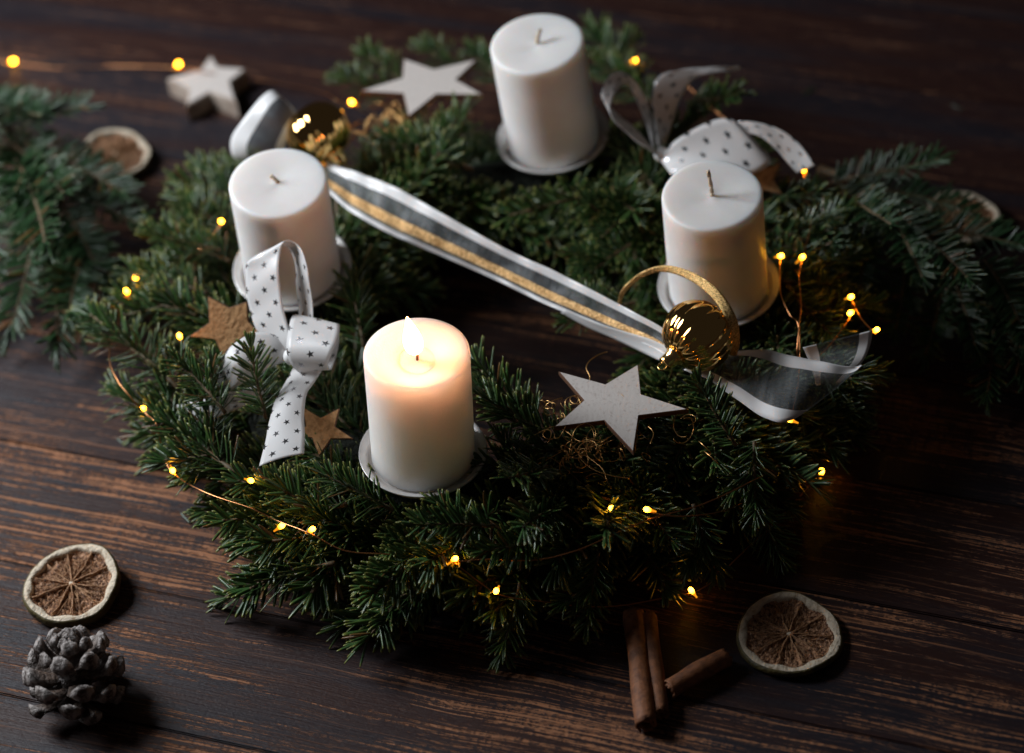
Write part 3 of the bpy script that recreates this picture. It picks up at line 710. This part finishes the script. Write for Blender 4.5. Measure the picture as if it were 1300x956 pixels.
# ------------------------------------------------------------------ pine cone
def make_cone():
    rg = random.Random(11)
    C = P(97, 896, 0.0)
    c = thing('pine_cone', C, 'grey brown open pine cone beside the pale citrus slice', 'pine cone')
    ax = nrm([0.10, 0.35, 0.95]); x, y, z = frame(ax, [0, 0, 1])
    c.matrix_world = mat_from(y, z, x, C + np.array([0, 0, 0.004]))
    # a single scale: thin at the core, a thick lumpy shield at the end
    prof = [(0.0, 0.0022, 0.0012), (0.35, 0.0042, 0.0014), (0.62, 0.0056, 0.0020), (0.80, 0.0056, 0.0034), (0.92, 0.0048, 0.0040), (1.0, 0.0028, 0.0030)]
    metas = []
    for v in range(4):
        vs = []
        for t, w, h in prof:
            for k in range(10):
                a = 2 * math.pi * k / 10
                j = 1 + rg.uniform(-0.17, 0.17)
                vs.append((t * 0.0195 + 0.0006 * rg.uniform(-1, 1), 1.10 * w * math.cos(a) * j, (0.72 + 0.5 * (t > 0.85)) * h * math.sin(a) * j + 0.0052 * t * t))
        tipi = len(vs); vs.append((0.0203, 0, 0.0062))
        fs = [(i * 10 + k, i * 10 + (k + 1) % 10, (i + 1) * 10 + (k + 1) % 10, (i + 1) * 10 + k) for i in range(len(prof) - 1) for k in range(10)]
        fs += [((len(prof) - 1) * 10 + k, (len(prof) - 1) * 10 + (k + 1) % 10, tipi) for k in range(10)]
        m_ = mesh('scale', vs, fs); m_.materials.append(MAT['cone_scale']); metas.append(m_)
    vs, fs = lathe([(0, 0), (0.009, 0.002), (0.0105, 0.014), (0.007, 0.030), (0.0, 0.040)], 14)
    add('core', weld(mesh('core', vs, fs)), MAT['cone'], c)
    N = 44; lows = []
    for i in range(N):
        t = i / (N - 1); a = i * 2.39996
        hgt = 0.003 + 0.034 * t ** 0.9
        up = rad(-14 + 86 * t ** 1.3)
        s = (0.80 + 0.45 * math.sin(math.pi * min(1, t * 1.1 + 0.15))) * (1 - 0.42 * t ** 3)
        o = add('scale', metas[i % 4], None, c)
        o.matrix_basis = Matrix.Translation((0, 0, hgt)) @ Matrix.Rotation(a, 4, 'Z') @ Matrix.Rotation(-up + rg.uniform(-0.16, 0.16), 4, 'Y') @ Matrix.Rotation(rg.uniform(-0.25, 0.25), 4, 'X') @ Matrix.Translation((0.006 * (1 - t), 0, 0)) @ Matrix.Scale(s, 4)
        lows.append(min((c.matrix_world @ o.matrix_basis @ v.co).z for v in o.data.vertices))
    c.location.z -= sorted(lows)[1] - 0.0002
make_cone()

# ------------------------------------------------------------------ cinnamon sticks
def quill(name, p0, p1, r, label, double=True, seed=0):
    rg = random.Random(seed)
    p0 = np.array(p0); p1 = np.array(p1); d = nrm(p1 - p0); L = np.linalg.norm(p1 - p0)
    x, y, z = frame(d, [0, 0, 1])
    # scroll cross-section: two curls meeting (or one)
    sec = []
    if double:
        for t in np.linspace(0, 1, 26): a = -2.2 * math.pi * (1 - t) - 0.3; q = r * (0.35 + 0.65 * t); sec.append((-r * 0.98 + q * math.cos(a), q * math.sin(a)))
        a_end = sec[-1]
        for t in np.linspace(0, 1, 26): a = math.pi - 2.2 * math.pi * t * -1 + 0.3; q = r * (1.0 - 0.62 * t); sec.append((r * 0.98 + q * math.cos(a), q * math.sin(a)))
    else:
        for t in np.linspace(0, 1, 40): a = 3.3 * math.pi * t; q = r * (0.45 + 0.55 * t); sec.append((q * math.cos(a), q * math.sin(a)))
    sec = np.array(sec); m = 22; vs = []
    for i in range(m):
        f = i / (m - 1); w = 1 + 0.05 * math.sin(f * 9 + seed) + rg.uniform(-0.012, 0.012)
        bend = 0.0012 * math.sin(f * 3.1)
        for k, (a, b_) in enumerate(sec):
            e = rg.uniform(-0.0012, 0.0012) if i in (0, m - 1) else 0
            vs.append(p0 + d * (L * f + e) + y * (a * w) + z * (b_ * w + r + bend))
    n = len(sec)
    fs = [(i * n + k, i * n + k + 1, (i + 1) * n + k + 1, (i + 1) * n + k) for i in range(m - 1) for k in range(n - 1)]
    o = add(name, mesh(name, vs, fs), MAT['cinnamon'])
    md = o.modifiers.new('bark', 'SOLIDIFY'); md.thickness = 0.0011; md.offset = 0
    tag(o, label, 'cinnamon stick', 'cinnamon sticks at the front'); return o
quill('cinnamon_stick', P(806, 790, 0), P(822, 930, 0), 0.0064, 'thicker cinnamon stick pointing away, left of the pair', False, 1)
quill('cinnamon_stick', P(824, 792, 0), P(840, 915, 0), 0.0052, 'thinner cinnamon stick lying right alongside the thicker one', False, 2)
quill('cinnamon_stick', P(848, 884, 0.0), P(922, 842, 0.0), 0.0058, 'cinnamon stick lying slantwise towards the dark citrus slice', False, 3)

# ------------------------------------------------------------------ curly gold wire
def curls(name, cx, cy, z0, spread, n, label, seed, r=0.00028):
    rg = np.random.default_rng(seed); parts = []
    c0 = P(cx, cy, z0)
    for i in range(n):
        p = c0 + np.array([rg.normal() * spread[0], rg.normal() * spread[1], rg.uniform(-0.006, 0.005)])
        ax = nrm(rg.normal(size=3) * [0.6, 0.6, 1]); x = nrm(np.cross(ax, [0.3, 0.5, 0.2])); a = rg.uniform(0, 6.28)
        k = 1 / rg.uniform(0.003, 0.010); st = 0.0011; pts = [p]
        y = np.cross(ax, x); dr = rg.normal(size=3) * 0.00012
        zcap = c0[2] + 0.006
        for q in range(int(rg.uniform(16, 44))):
            k += rg.normal() * 26; k = float(np.clip(k, -60, 420)); a += k * st
            nx = pts[-1] + st * (x * math.cos(a) + y * math.sin(a)) + dr; nx[2] = min(nx[2], zcap); pts.append(nx)
        parts.append(tube(pts, r * rg.uniform(0.7, 1.3), 5))
    if len(parts) > 20:
        for a in np.linspace(-1, 1, 7): clear([c0 + np.array([a * spread[0] * 1.4, b_ * spread[1], 0.001]) for b_ in (-0.6, 0.3)], 0.006)
    o = add(name, mesh(name, *merge(parts)), MAT['curl']); tag(o, label, 'gold curls', 'nests of gold curls', 'stuff'); return o
curls('gold_curls', 752, 566, 0.076, (0.015, 0.007), 40, 'fine gold wire curls under the front white star', 1)
curls('gold_curls', 722, 512, 0.080, (0.006, 0.008), 9, 'few gold wire curls at the left tips of the front white star', 4)
curls('gold_curls', 508, 148, 0.073, (0.016, 0.008), 44, 'bright gold wire curls under the far white star', 2, 0.00036)
curls('gold_curls', 852, 560, 0.072, (0.012, 0.010), 10, 'loose gold wire curls right of the front white star', 3)

# ------------------------------------------------------------------ fairy lights
LEDS = [(16, 78, .003), (226, 82, .018), (447, 130, .080), (805, 78, .070), (281, 281, .078), (161, 370, .058), (228, 427, .085), (183, 519, .060), (219, 597, .050),
        (318, 610, .072), (357, 668, .060), (396, 672, .066), (538, 704, .055), (577, 710, .054), (630, 750, .046), (777, 645, .070), (822, 647, .070), (878, 750, .010),
        (1043, 599, .008), (1003, 533, .068), (1112, 419, .075), (1080, 377, .072), (1080, 397, .066), (991, 325, .082), (1018, 327, .082), (1020, 215, .070), (405, 204, .072), (172, 352, .055)]
fl_ = thing('fairy_light_string', (0, 0, 0), 'copper wire string of tiny warm white lights wound through the wreath', 'fairy lights')
mled = NT('warm_light_bulb'); mled.n.remove(mled.b)
e = mled.node('ShaderNodeEmission'); sx = mled.node('ShaderNodeSeparateXYZ'); mled.l.new(mled.coord('Object', (1 / 0.004,) * 3), sx.inputs[0])
mled.l.new(mled.ramp(sx.outputs[2], [(0.0, (1.0, 0.33, 0.012)), (0.45, (1.0, 0.38, 0.016)), (0.8, (1.0, 0.41, 0.020))]), e.inputs[0])
mled.l.new(mled.rng(sx.outputs[2], -0.1, 0.75, 1.0, 30.0), e.inputs[1]); mled.l.new(e.outputs[0], mled.out.inputs[0])
vs, fs = lathe([(0.0, -0.0042), (0.0006, -0.004), (0.0008, -0.002), (0.0013, 0.0002), (0.0018, 0.0020), (0.0019, 0.0034), (0.0015, 0.0046), (0.0007, 0.0053), (0.0, 0.0055)], 14)
bulb_me = weld(mesh('bulb', vs, fs)); bulb_me.materials.append(mled.m)
rl = random.Random(5)
DIRS = {5: (-0.1, 0.2, 1), 6: (-0.15, 0.1, 1), 20: (1, 0.2, 0.25), 18: (0.2, 0.3, 1), 0: (1, 0.1, 0.3)}
for i, (a, b_, z) in enumerate(LEDS):
    p = P(a, b_, z); o = add('bulb', bulb_me, None, fl_)
    d = nrm(DIRS.get(i, (rl.uniform(-1, 1), rl.uniform(-1, 0.6), rl.uniform(0.1, 1))))
    x, y, zz = frame(d, [0.1, 0.9, 0.3]); o.matrix_basis = mat_from(y, zz, x, p - d * 0.002, 0.80)
    clear([p], 0.0022)
WIRES = [
    [(-60, 70, .002), (16, 80, .002), (80, 86, .002), (150, 84, .003), (226, 86, .015), (262, 92, .018), (310, 98, .006), (365, 108, .02), (410, 118, .06), (447, 134, .078), (470, 100, .075)],
    [(281, 285, .076), (250, 320, .06), (200, 350, .055), (161, 376, .056), (150, 410, .06), (139, 450, .066), (147, 478, .068), (165, 503, .066), (183, 523, .06), (199, 539, .062), (206, 570, .05), (219, 600, .048), (260, 625, .06), (318, 645, .064), (350, 660, .062), (396, 678, .066), (440, 700, .060), (500, 705, .058), (538, 708, .054), (577, 714, .054), (620, 711, .056), (680, 712, .058), (735, 700, .062), (790, 676, .068), (830, 660, .070), (900, 640, .066), (960, 612, .060), (1000, 590, .045)],
    [(228, 432, .083), (231, 445, .075), (238, 465, .06)],
    [(577, 714, .052), (610, 740, .046), (640, 757, .042), (690, 764, .03), (740, 770, .016), (790, 769, .010), (840, 760, .008), (878, 753, .008), (905, 738, .010), (945, 700, .012), (985, 664, .010), (1015, 632, .012), (1033, 612, .012), (1043, 603, .010)],
    [(822, 650, .068), (860, 655, .066), (910, 650, .05), (950, 635, .03)],
    [(991, 329, .080), (990, 350, .082), (992, 375, .084), (1003, 400, .082), (1013, 412, .080), (1015, 450, .075), (1012, 490, .068), (1003, 536, .064)],
    [(1018, 331, .080), (1015, 350, .082), (1017, 385, .084), (1014, 420, .082), (1014, 452, .074), (1040, 450, .066), (1080, 400, .064), (1082, 380, .070), (1095, 402, .07), (1112, 421, .073)],
    [(1018, 331, .08), (1030, 280, .075), (1022, 240, .07), (1020, 218, .068), (1005, 190, .06), (920, 150, .06), (860, 100, .06), (805, 80, .068), (780, 92, .07)],
]
for w in WIRES:
    pts = catmull([P(*q) for q in w], 8)
    rgw = np.random.default_rng(len(w)); pts = pts + np.cumsum(rgw.normal(size=pts.shape) * 0.00012, axis=0) * 0.4
    pts[:, 2] = np.maximum(pts[:, 2], 0.0008)
    add('wire', mesh('wire', *tube(pts, 0.00042, 5)), MAT['copper'], fl_)

# ------------------------------------------------------------------ fir sprigs
def needles_mesh(rg, shoots, nlen, dens, flat=False):
    V_, F_, A_ = [], [], []
    ts = np.array([0, 0.10, 0.45, 0.82, 0.95, 1.0]); ws = np.array([0.42, 0.75, 1.0, 0.95, 0.68, 0.22])
    for (o, d, up, L, bend) in shoots:
        n = max(1, int(L * 1000 * dens)); ga = rg.uniform(0, 6.28)
        for i in range(n + 7):
            f = min(1.0, (i + rg.uniform(0, 1)) / n); s = L * (0.05 + 0.95 * f)
            pos = o + d * s + bend * s * s
            t = nrm(d + 2 * bend * s); x, y, z = frame(t, up)
            if i < n and rg.random() < 0.07: continue
            u = rg.uniform(-1, 1)
            phi = math.copysign(abs(u) ** 0.80, u) * rad(118) + rg.normal() * 0.12
            if flat: phi = math.copysign(rad(72) + rg.normal() * 0.26, u)
            if i >= n: phi = rg.uniform(-math.pi, math.pi)
            al = rad((62 - 20 * f ** 2.2) + rg.normal() * 7) if i < n else rad(rg.uniform(8, 32))
            if abs(phi) < 0.8: al *= 0.92
            rd = z * math.cos(phi) + y * math.sin(phi)
            nd = nrm(t * math.cos(al) + rd * math.sin(al))
            l = nlen * (0.72 + 0.42 * rg.random()) * (0.80 + 0.20 * min(1, f * 6)) * (1 - 0.28 * f ** 3) * (1 - 0.15 * math.cos(phi))
            w = 0.0021 * (0.85 + 0.3 * rg.random()); h = w * 0.36
            nn = z * 0.55 + t * 0.55 + rd * 0.25; nn = nn - nd * nn.dot(nd); nn = nrm(nn); sd = np.cross(nd, nn)
            bv = (z * 0.9 + t * 0.6) * rg.uniform(0.0, 0.16) * l + rg.normal(size=3) * 0.04 * l
            base = len(V_); rv = rg.random()
            for tt, wf in zip(ts, ws):
                c = pos + nd * (l * tt) + bv * tt * tt
                for q, un in ((sd * (w / 2) * wf, 0.3), (nn * (h / 2) * wf, 0.0), (-sd * (w / 2) * wf, 0.3), (-nn * (h / 2) * wf, 1.0)):
                    V_.append(c + q); A_.append((rv, tt, un, 1))
            for k in range(len(ts) - 1):
                for j in range(4):
                    j2 = (j + 1) % 4; F_.append((base + k * 4 + j, base + k * 4 + j2, base + (k + 1) * 4 + j2, base + (k + 1) * 4 + j))
            k = base + (len(ts) - 1) * 4; F_.append((k, k + 1, k + 2, k + 3))
    me = mesh('needles', V_, F_)
    at = me.color_attributes.new('needle', 'FLOAT_COLOR', 'POINT')
    at.data.foreach_set('color', np.array(A_, dtype=np.float32).ravel())
    return me

def make_sprig(seed, L, nside, nlen=0.0225, dens=1.20, flat=False):
    rg = np.random.default_rng(seed)
    d = np.array([1.0, 0, 0]); up = np.array([0, 0, 1.0])
    bend = np.array([0, rg.uniform(-1.6, 1.6), rg.uniform(-1.0, 1.6)])
    shoots = [(np.zeros(3), d, up, L, bend)]
    sg = 1 if rg.random() < 0.5 else -1
    for k in range(nside):
        s = L * rg.uniform(0.25, 0.55); o = d * s + bend * s * s; sg = -sg
        a = rad(rg.uniform(36, 52)) * sg
        dd = nrm([math.cos(a), math.sin(a), rg.uniform(-0.05, 0.2)])
        shoots.append((o, dd, up, L * rg.uniform(0.38, 0.55), np.array([0.8, -sg * 1.5, 0.6])))
    parts = []
    for i, (o, dd, u, l, b) in enumerate(shoots):
        ss = np.linspace(0, l, 9); pts = [o + dd * s + b * s * s for s in ss]
        parts.append(tube(pts, np.linspace(0.0017 if i == 0 else 0.0012, 0.0008, 9), 6))
        t = nrm(dd + 2 * b * l); e = pts[-1]       # bud at the end
        parts.append(tube([e - t * .0005, e + t * 0.0008, e + t * 0.0022, e + t * 0.0032], [0.0008, 0.0014, 0.0011, 0.0003], 6))
    st = mesh('sprig', *merge(parts)); st.materials.append(MAT['stem'])
    return dict(stem=st, needles=needles_mesh(rg, shoots, nlen, dens, flat), L=L, bend=bend, shoots=shoots)

VAR = []
for s in range(30):
    L = [0.055, 0.066, 0.078, 0.090][s % 4]
    VAR.append(make_sprig(100 + s, L, [0, 0, 1, 2, 0, 1][s % 6]))
SHORT = [make_sprig(300 + s, [0.034, 0.042, 0.048][s % 3], 0) for s in range(9)]
LONG = [make_sprig(400 + s, [0.10, 0.115, 0.13][s % 3], [0, 1, 2][s % 3], 0.0250, 1.05, True) for s in range(9)]
for v in VAR + SHORT + LONG:
    v['needles'].materials.append(MAT['needle'])
    nb = v['needles'].copy(); nb.materials[0] = MAT['needle_blue']; v['needles_blue'] = nb

def place_sprig(parent, v, loc, d, up, s=1.0, blue=False):
    x, y, z = frame(d, up)
    o = add('sprig', v['stem'], None, parent); o.matrix_basis = mat_from(x, y, z, loc, s)
    n = add('needles', v['needles_blue' if blue else 'needles'], None, o, 'stuff')
    return o

def samples(v, loc, d, up, s, half=0.011):
    x, y, z = frame(d, up); out = []
    for (o, dd, u, l, b) in v['shoots']:
        for t in np.linspace(0.1, 1.1, 7):
            q = o + dd * l * t + b * (l * t) ** 2
            c = loc + (x * q[0] + y * q[1] + z * q[2]) * s
            sd = nrm(y * dd[0] - x * dd[1])
            out += [c, c + sd * half, c - sd * half, c + z * half * 0.8]
    return np.array(out)

CL_P = np.array([c[0] for c in CLEAR]); CL_R = np.array([c[1] for c in CLEAR])
CL_D = CAM - CL_P; CL_D /= np.linalg.norm(CL_D, axis=1)[:, None]
def blocked(pts, tol=0):
    """Would the sprig stand through a decoration, or stand close before it?"""
    cnt = 0
    for p in pts:
        w = p - CL_P; t = np.einsum('ij,ij->i', w, CL_D); t = np.clip(t, -0.004, 0.10)
        dist = np.linalg.norm(w - CL_D * t[:, None], axis=1)
        if (dist < CL_R).any():
            cnt += 1
            if cnt > tol: return True
    return False
def in_candle(pts):
    for B, z, z0 in CANDLES:
        w = pts - B; h = w @ z; r = np.linalg.norm(w - h[:, None] * z, axis=1)
        if ((r < 0.033) & (h > -0.012)).any() or ((r < 0.040) & (h > -0.007) & (h < 0.01)).any(): return True
    return False

wreath = thing('fir_wreath', (0, 0, 0), 'round wreath of dark green fir sprigs carrying four candles', 'wreath')
RC = (0.0, -0.004); R0, A0, Z0 = 0.139, 0.030, 0.034
vs, fs = [], []
for i in range(96):
    a = 2 * math.pi * i / 96
    for k in range(14):
        b_ = 2 * math.pi * k / 14; q = 0.026 * (1 + 0.08 * math.sin(5 * a + 3 * b_))
        vs.append((RC[0] + (R0 + 1.15 * q * math.cos(b_)) * math.cos(a), RC[1] + (R0 + 1.15 * q * math.cos(b_)) * math.sin(a), 0.028 + q * math.sin(b_)))
fs = [(i * 14 + k, ((i + 1) % 96) * 14 + k, ((i + 1) % 96) * 14 + (k + 1) % 14, i * 14 + (k + 1) % 14) for i in range(96) for k in range(14)]
add('straw_core', mesh('straw_core', vs, fs), MAT['moss'], wreath)

rg = np.random.default_rng(7)
count = 0
# sprigs whose place shows in the photograph: base and tip
HERO = [((338, 532, .080), (313, 446, .106)), ((286, 524, .080), (234, 458, .092)), ((226, 492, .066), (126, 400, .062)), ((250, 560, .060), (150, 480, .045)), ((300, 600, .064), (215, 540, .055)),
        ((425, 715, .046), (288, 742, .014)), ((560, 735, .045), (438, 786, .014)), ((500, 648, .070), (418, 604, .084)), ((628, 668, .070), (536, 662, .080)), ((694, 592, .076), (656, 612, .094)),
        ((684, 536, .062), (600, 470, .078)), ((935, 566, .074), (902, 520, .092)), ((958, 560, .070), (956, 612, .052)), ((872, 128, .082), (936, 126, .098)), ((462, 440, .055), (448, 358, .075)),
        ((440, 640, .060), (330, 668, .040)), ((660, 740, .040), (648, 806, .016)), ((560, 690, .058), (470, 730, .050)), ((700, 680, .058), (640, 700, .062)), ((740, 250, .072), (650, 270, .070)),
        ((600, 215, .074), (500, 180, .076)), ((760, 700, .045), (740, 790, .020)), ((880, 640, .055), (900, 710, .030)), ((960, 640, .035), (985, 690, .012)), ((1040, 470, .06), (1085, 520, .035)), ((470, 628, .050), (392, 578, .058)), ((446, 606, .046), (420, 590, .048)), ((724, 566, .058), (628, 532, .064)), ((704, 604, .058), (614, 582, .066)), ((420, 580, .045), (352, 545, .052)), ((520, 112, .06), (470, 70, .062)), ((590, 100, .06), (545, 60, .062)), ((500, 122, .065), (440, 98, .062)), ((640, 110, .06), (606, 66, .062)), ((790, 112, .06), (762, 44, .064)), ((830, 132, .06), (772, 84, .066)),
        ((1000, 300, .07), (1066, 272, .07)), ((1010, 345, .066), (1086, 330, .058)), ((1020, 400, .06), (1102, 386, .05)), ((1030, 444, .058), (1104, 478, .042)), ((1000, 520, .055), (1076, 544, .03)), ((960, 255, .07), (1036, 250, .07)),
        ((820, 250, .068), (760, 300, .068)), ((800, 310, .066), (742, 346, .064)), ((806, 384, .062), (742, 396, .058)), ((990, 560, .045), (1050, 580, .02)), ((306, 300, .058), (238, 246, .056)), ((292, 332, .060), (206, 296, .054)), ((262, 372, .062), (176, 338, .052)), ((316, 270, .055), (262, 212, .046)), ((250, 400, .064), (160, 372, .050)), ((336, 256, .05), (300, 212, .046)), ((280, 318, .066), (232, 306, .072)), ((834, 244, .064), (792, 186, .066)), ((1000, 362, .062), (1052, 432, .054)), ((1040, 334, .058), (1112, 304, .050)), ((962, 292, .064), (1024, 300, .066)), ((330, 700, .03), (240, 690, .02)) ]
for i, (b0, t0) in enumerate(HERO[:-1]):
    B = P(*b0); T = P(*t0); L = np.linalg.norm(T - B)
    cand = [v for v in VAR if len(v['shoots']) == 1] if i in (0, 7, 9, 10, 14) else VAR
    v = min(cand, key=lambda q: abs(q['L'] - L) + rg.uniform(0, 0.006))
    place_sprig(wreath, v, B, nrm(T - B), [0, -0.25, 1], min(1.25, max(0.75, L / v['L'])))
    count += 1
tries = 0
while count < 298 and tries < 30000:
    tries += 1
    th = rg.uniform(0, 2 * math.pi); layer = count / 292
    psi = rad(rg.choice([rg.uniform(-25, 40), rg.uniform(30, 130), rg.uniform(120, 200)], p=[0.40, 0.38, 0.22]))
    er = np.array([math.cos(th), math.sin(th), 0]); et = np.array([math.sin(th), -math.cos(th), 0])
    nn = er * math.cos(psi) + np.array([0, 0, math.sin(psi)])
    loc = np.array([RC[0], RC[1], Z0]) + er * R0 + nn * A0 * rg.uniform(0.45, 0.8)
    outw = 0.80 if psi < rad(40) else (0.26 if psi < rad(130) else 0.30)
    d = nrm(et * rg.uniform(0.45, 1.0) + nn * outw * rg.uniform(0.6, 1.25) + rg.normal(size=3) * 0.16)
    short = count >= 238
    v = VAR[rg.integers(len(VAR))] if not short else SHORT[rg.integers(len(SHORT))]; s = rg.uniform(0.85, 1.15)
    if short and np.linalg.norm(CL_P - loc, axis=1).min() > 0.034: continue
    tip = loc + d * v['L'] * s
    if tip[2] < 0.016:
        d = nrm(np.array([d[0], d[1], (0.016 - loc[2]) / (v['L'] * s)])); tip = loc + d * v['L'] * s
    if math.hypot(tip[0] - RC[0], tip[1] - RC[1]) < 0.085 or tip[2] > 0.088: continue
    if math.hypot(tip[0] - RC[0], tip[1] - RC[1]) > 0.232: continue
    up = nrm(nn + np.array([0, 0, 0.9]))
    pts = samples(v, loc, d, up, s, 0.007 if short else 0.011)
    if pts[:, 2].min() < 0.004 or in_candle(pts) or blocked(pts): continue
    place_sprig(wreath, v, loc, d, up, s); count += 1
print('sprigs', count, 'tries', tries)

# ------------------------------------------------------------------ loose fir branches on the table
def branch(name, label, spine, shoots, seed):
    o = thing(name, spine[0], label, 'fir branch', 'fir branches beside the wreath'); o.matrix_world = Matrix.Identity(4)
    pts = catmull([P(*q) for q in spine], 8)
    add('branch_stem', mesh('branch_stem', *tube(pts, np.linspace(0.0034, 0.0014, len(pts)), 8)), MAT['stem'], o)
    rb = np.random.default_rng(seed)
    for b0, t0 in shoots:
        B = P(*b0); T = P(*t0); L = np.linalg.norm(T - B)
        v = min(LONG, key=lambda q: abs(q['L'] - L) + rb.uniform(0, 0.012))
        s = min(1.25, max(0.70, L / v['L']))
        place_sprig(o, v, B, nrm(T - B), [rb.normal() * 0.2, -0.15, 1], s, True)
branch('fir_branch', 'blue green fir branch lying at the left edge', [(-80, 60, .03), (-20, 130, .045), (30, 200, .055), (60, 280, .05), (75, 350, .03), (80, 420, .014)],
       [((66, 280, .054), (84, 440, .014)), ((40, 210, .060), (150, 330, .045)), ((30, 180, .060), (165, 240, .050)), ((-10, 180, .055), (40, 150, .070)), ((-30, 180, .055), (10, 330, .040)),
        ((-20, 130, .055), (75, 160, .080)), ((20, 200, .065), (80, 300, .075)), ((50, 250, .055), (36, 400, .030)), ((-60, 110, .05), (0, 165, .085)), ((60, 290, .045), (125, 400, .025)), ((10, 180, .05), (95, 240, .078)), ((40, 260, .05), (170, 390, .030)), ((50, 220, .05), (180, 290, .035)), ((-40, 260, .04), (-5, 410, .016))], 3)
branch('fir_branch', 'blue green fir branch lying right of the wreath', [(1040, 215, .05), (1100, 235, .055), (1170, 280, .05), (1240, 340, .035), (1340, 430, .02)],
       [((1050, 235, .06), (1160, 210, .060)), ((1090, 240, .06), (1215, 245, .055)), ((1120, 250, .06), (1185, 360, .050)), ((1160, 280, .055), (1290, 310, .040)), ((1190, 300, .05), (1250, 440, .018)), ((1230, 340, .04), (1315, 480, .014)),
        ((1080, 250, .06), (1110, 350, .050)), ((1140, 270, .06), (1240, 350, .062)), ((1230, 330, .045), (1340, 390, .030)), ((1060, 240, .06), (1150, 295, .080)), ((1150, 300, .045), (1150, 420, .022)), ((1030, 250, .055), (1060, 310, .06)), ((1200, 330, .04), (1190, 450, .016)), ((1260, 370, .03), (1270, 500, .012)), ((1100, 300, .04), (1110, 410, .02)), ((1250, 330, .045), (1330, 440, .03))], 5)

# ------------------------------------------------------------------ fallen needles on the table
rg = np.random.default_rng(3)
fm = needles_mesh(np.random.default_rng(9), [(np.zeros(3), np.array([1.0, 0, 0]), np.array([0, 0, 1.0]), 0.0001, np.zeros(3))], 0.016, 0.0)
bm = bmesh.new(); bm.from_mesh(fm); bm.verts.ensure_lookup_table()
bmesh.ops.delete(bm, geom=[v for v in bm.verts if v.index >= 24], context='VERTS'); bm.to_mesh(fm); bm.free()
cs = np.array([v.co for v in fm.vertices]); dd = nrm(cs[20:24].mean(0) - cs[:4].mean(0)); x, y, z = frame(dd, [0, 0, 1])
for v in fm.vertices:
    q = np.array(v.co); v.co = (q.dot(x), q.dot(y), q.dot(z))
fm.materials.append(MAT['needle_blue'])
for (a, b_, ang, lab) in [(148, 556, -0.9, 'single fallen fir needle on the bare table left of the wreath'), (229, 651, -1.0, 'single fallen fir needle between the pale citrus slice and the wreath'),
                          (1020, 120, 0.6, 'fallen fir needle on the table far behind the wreath'), (1222, 140, 2.2, 'fallen fir needle on the table near the right branch')]:
    o = add('fallen_needle', fm, None); p = P(a, b_, 0.0012)
    o.matrix_world = Matrix.Translation(V(p)) @ Matrix.Rotation(ang, 4, 'Z') @ Matrix.Scale(0.7, 4)
    tag(o, lab, 'fir needle', 'fallen fir needles')
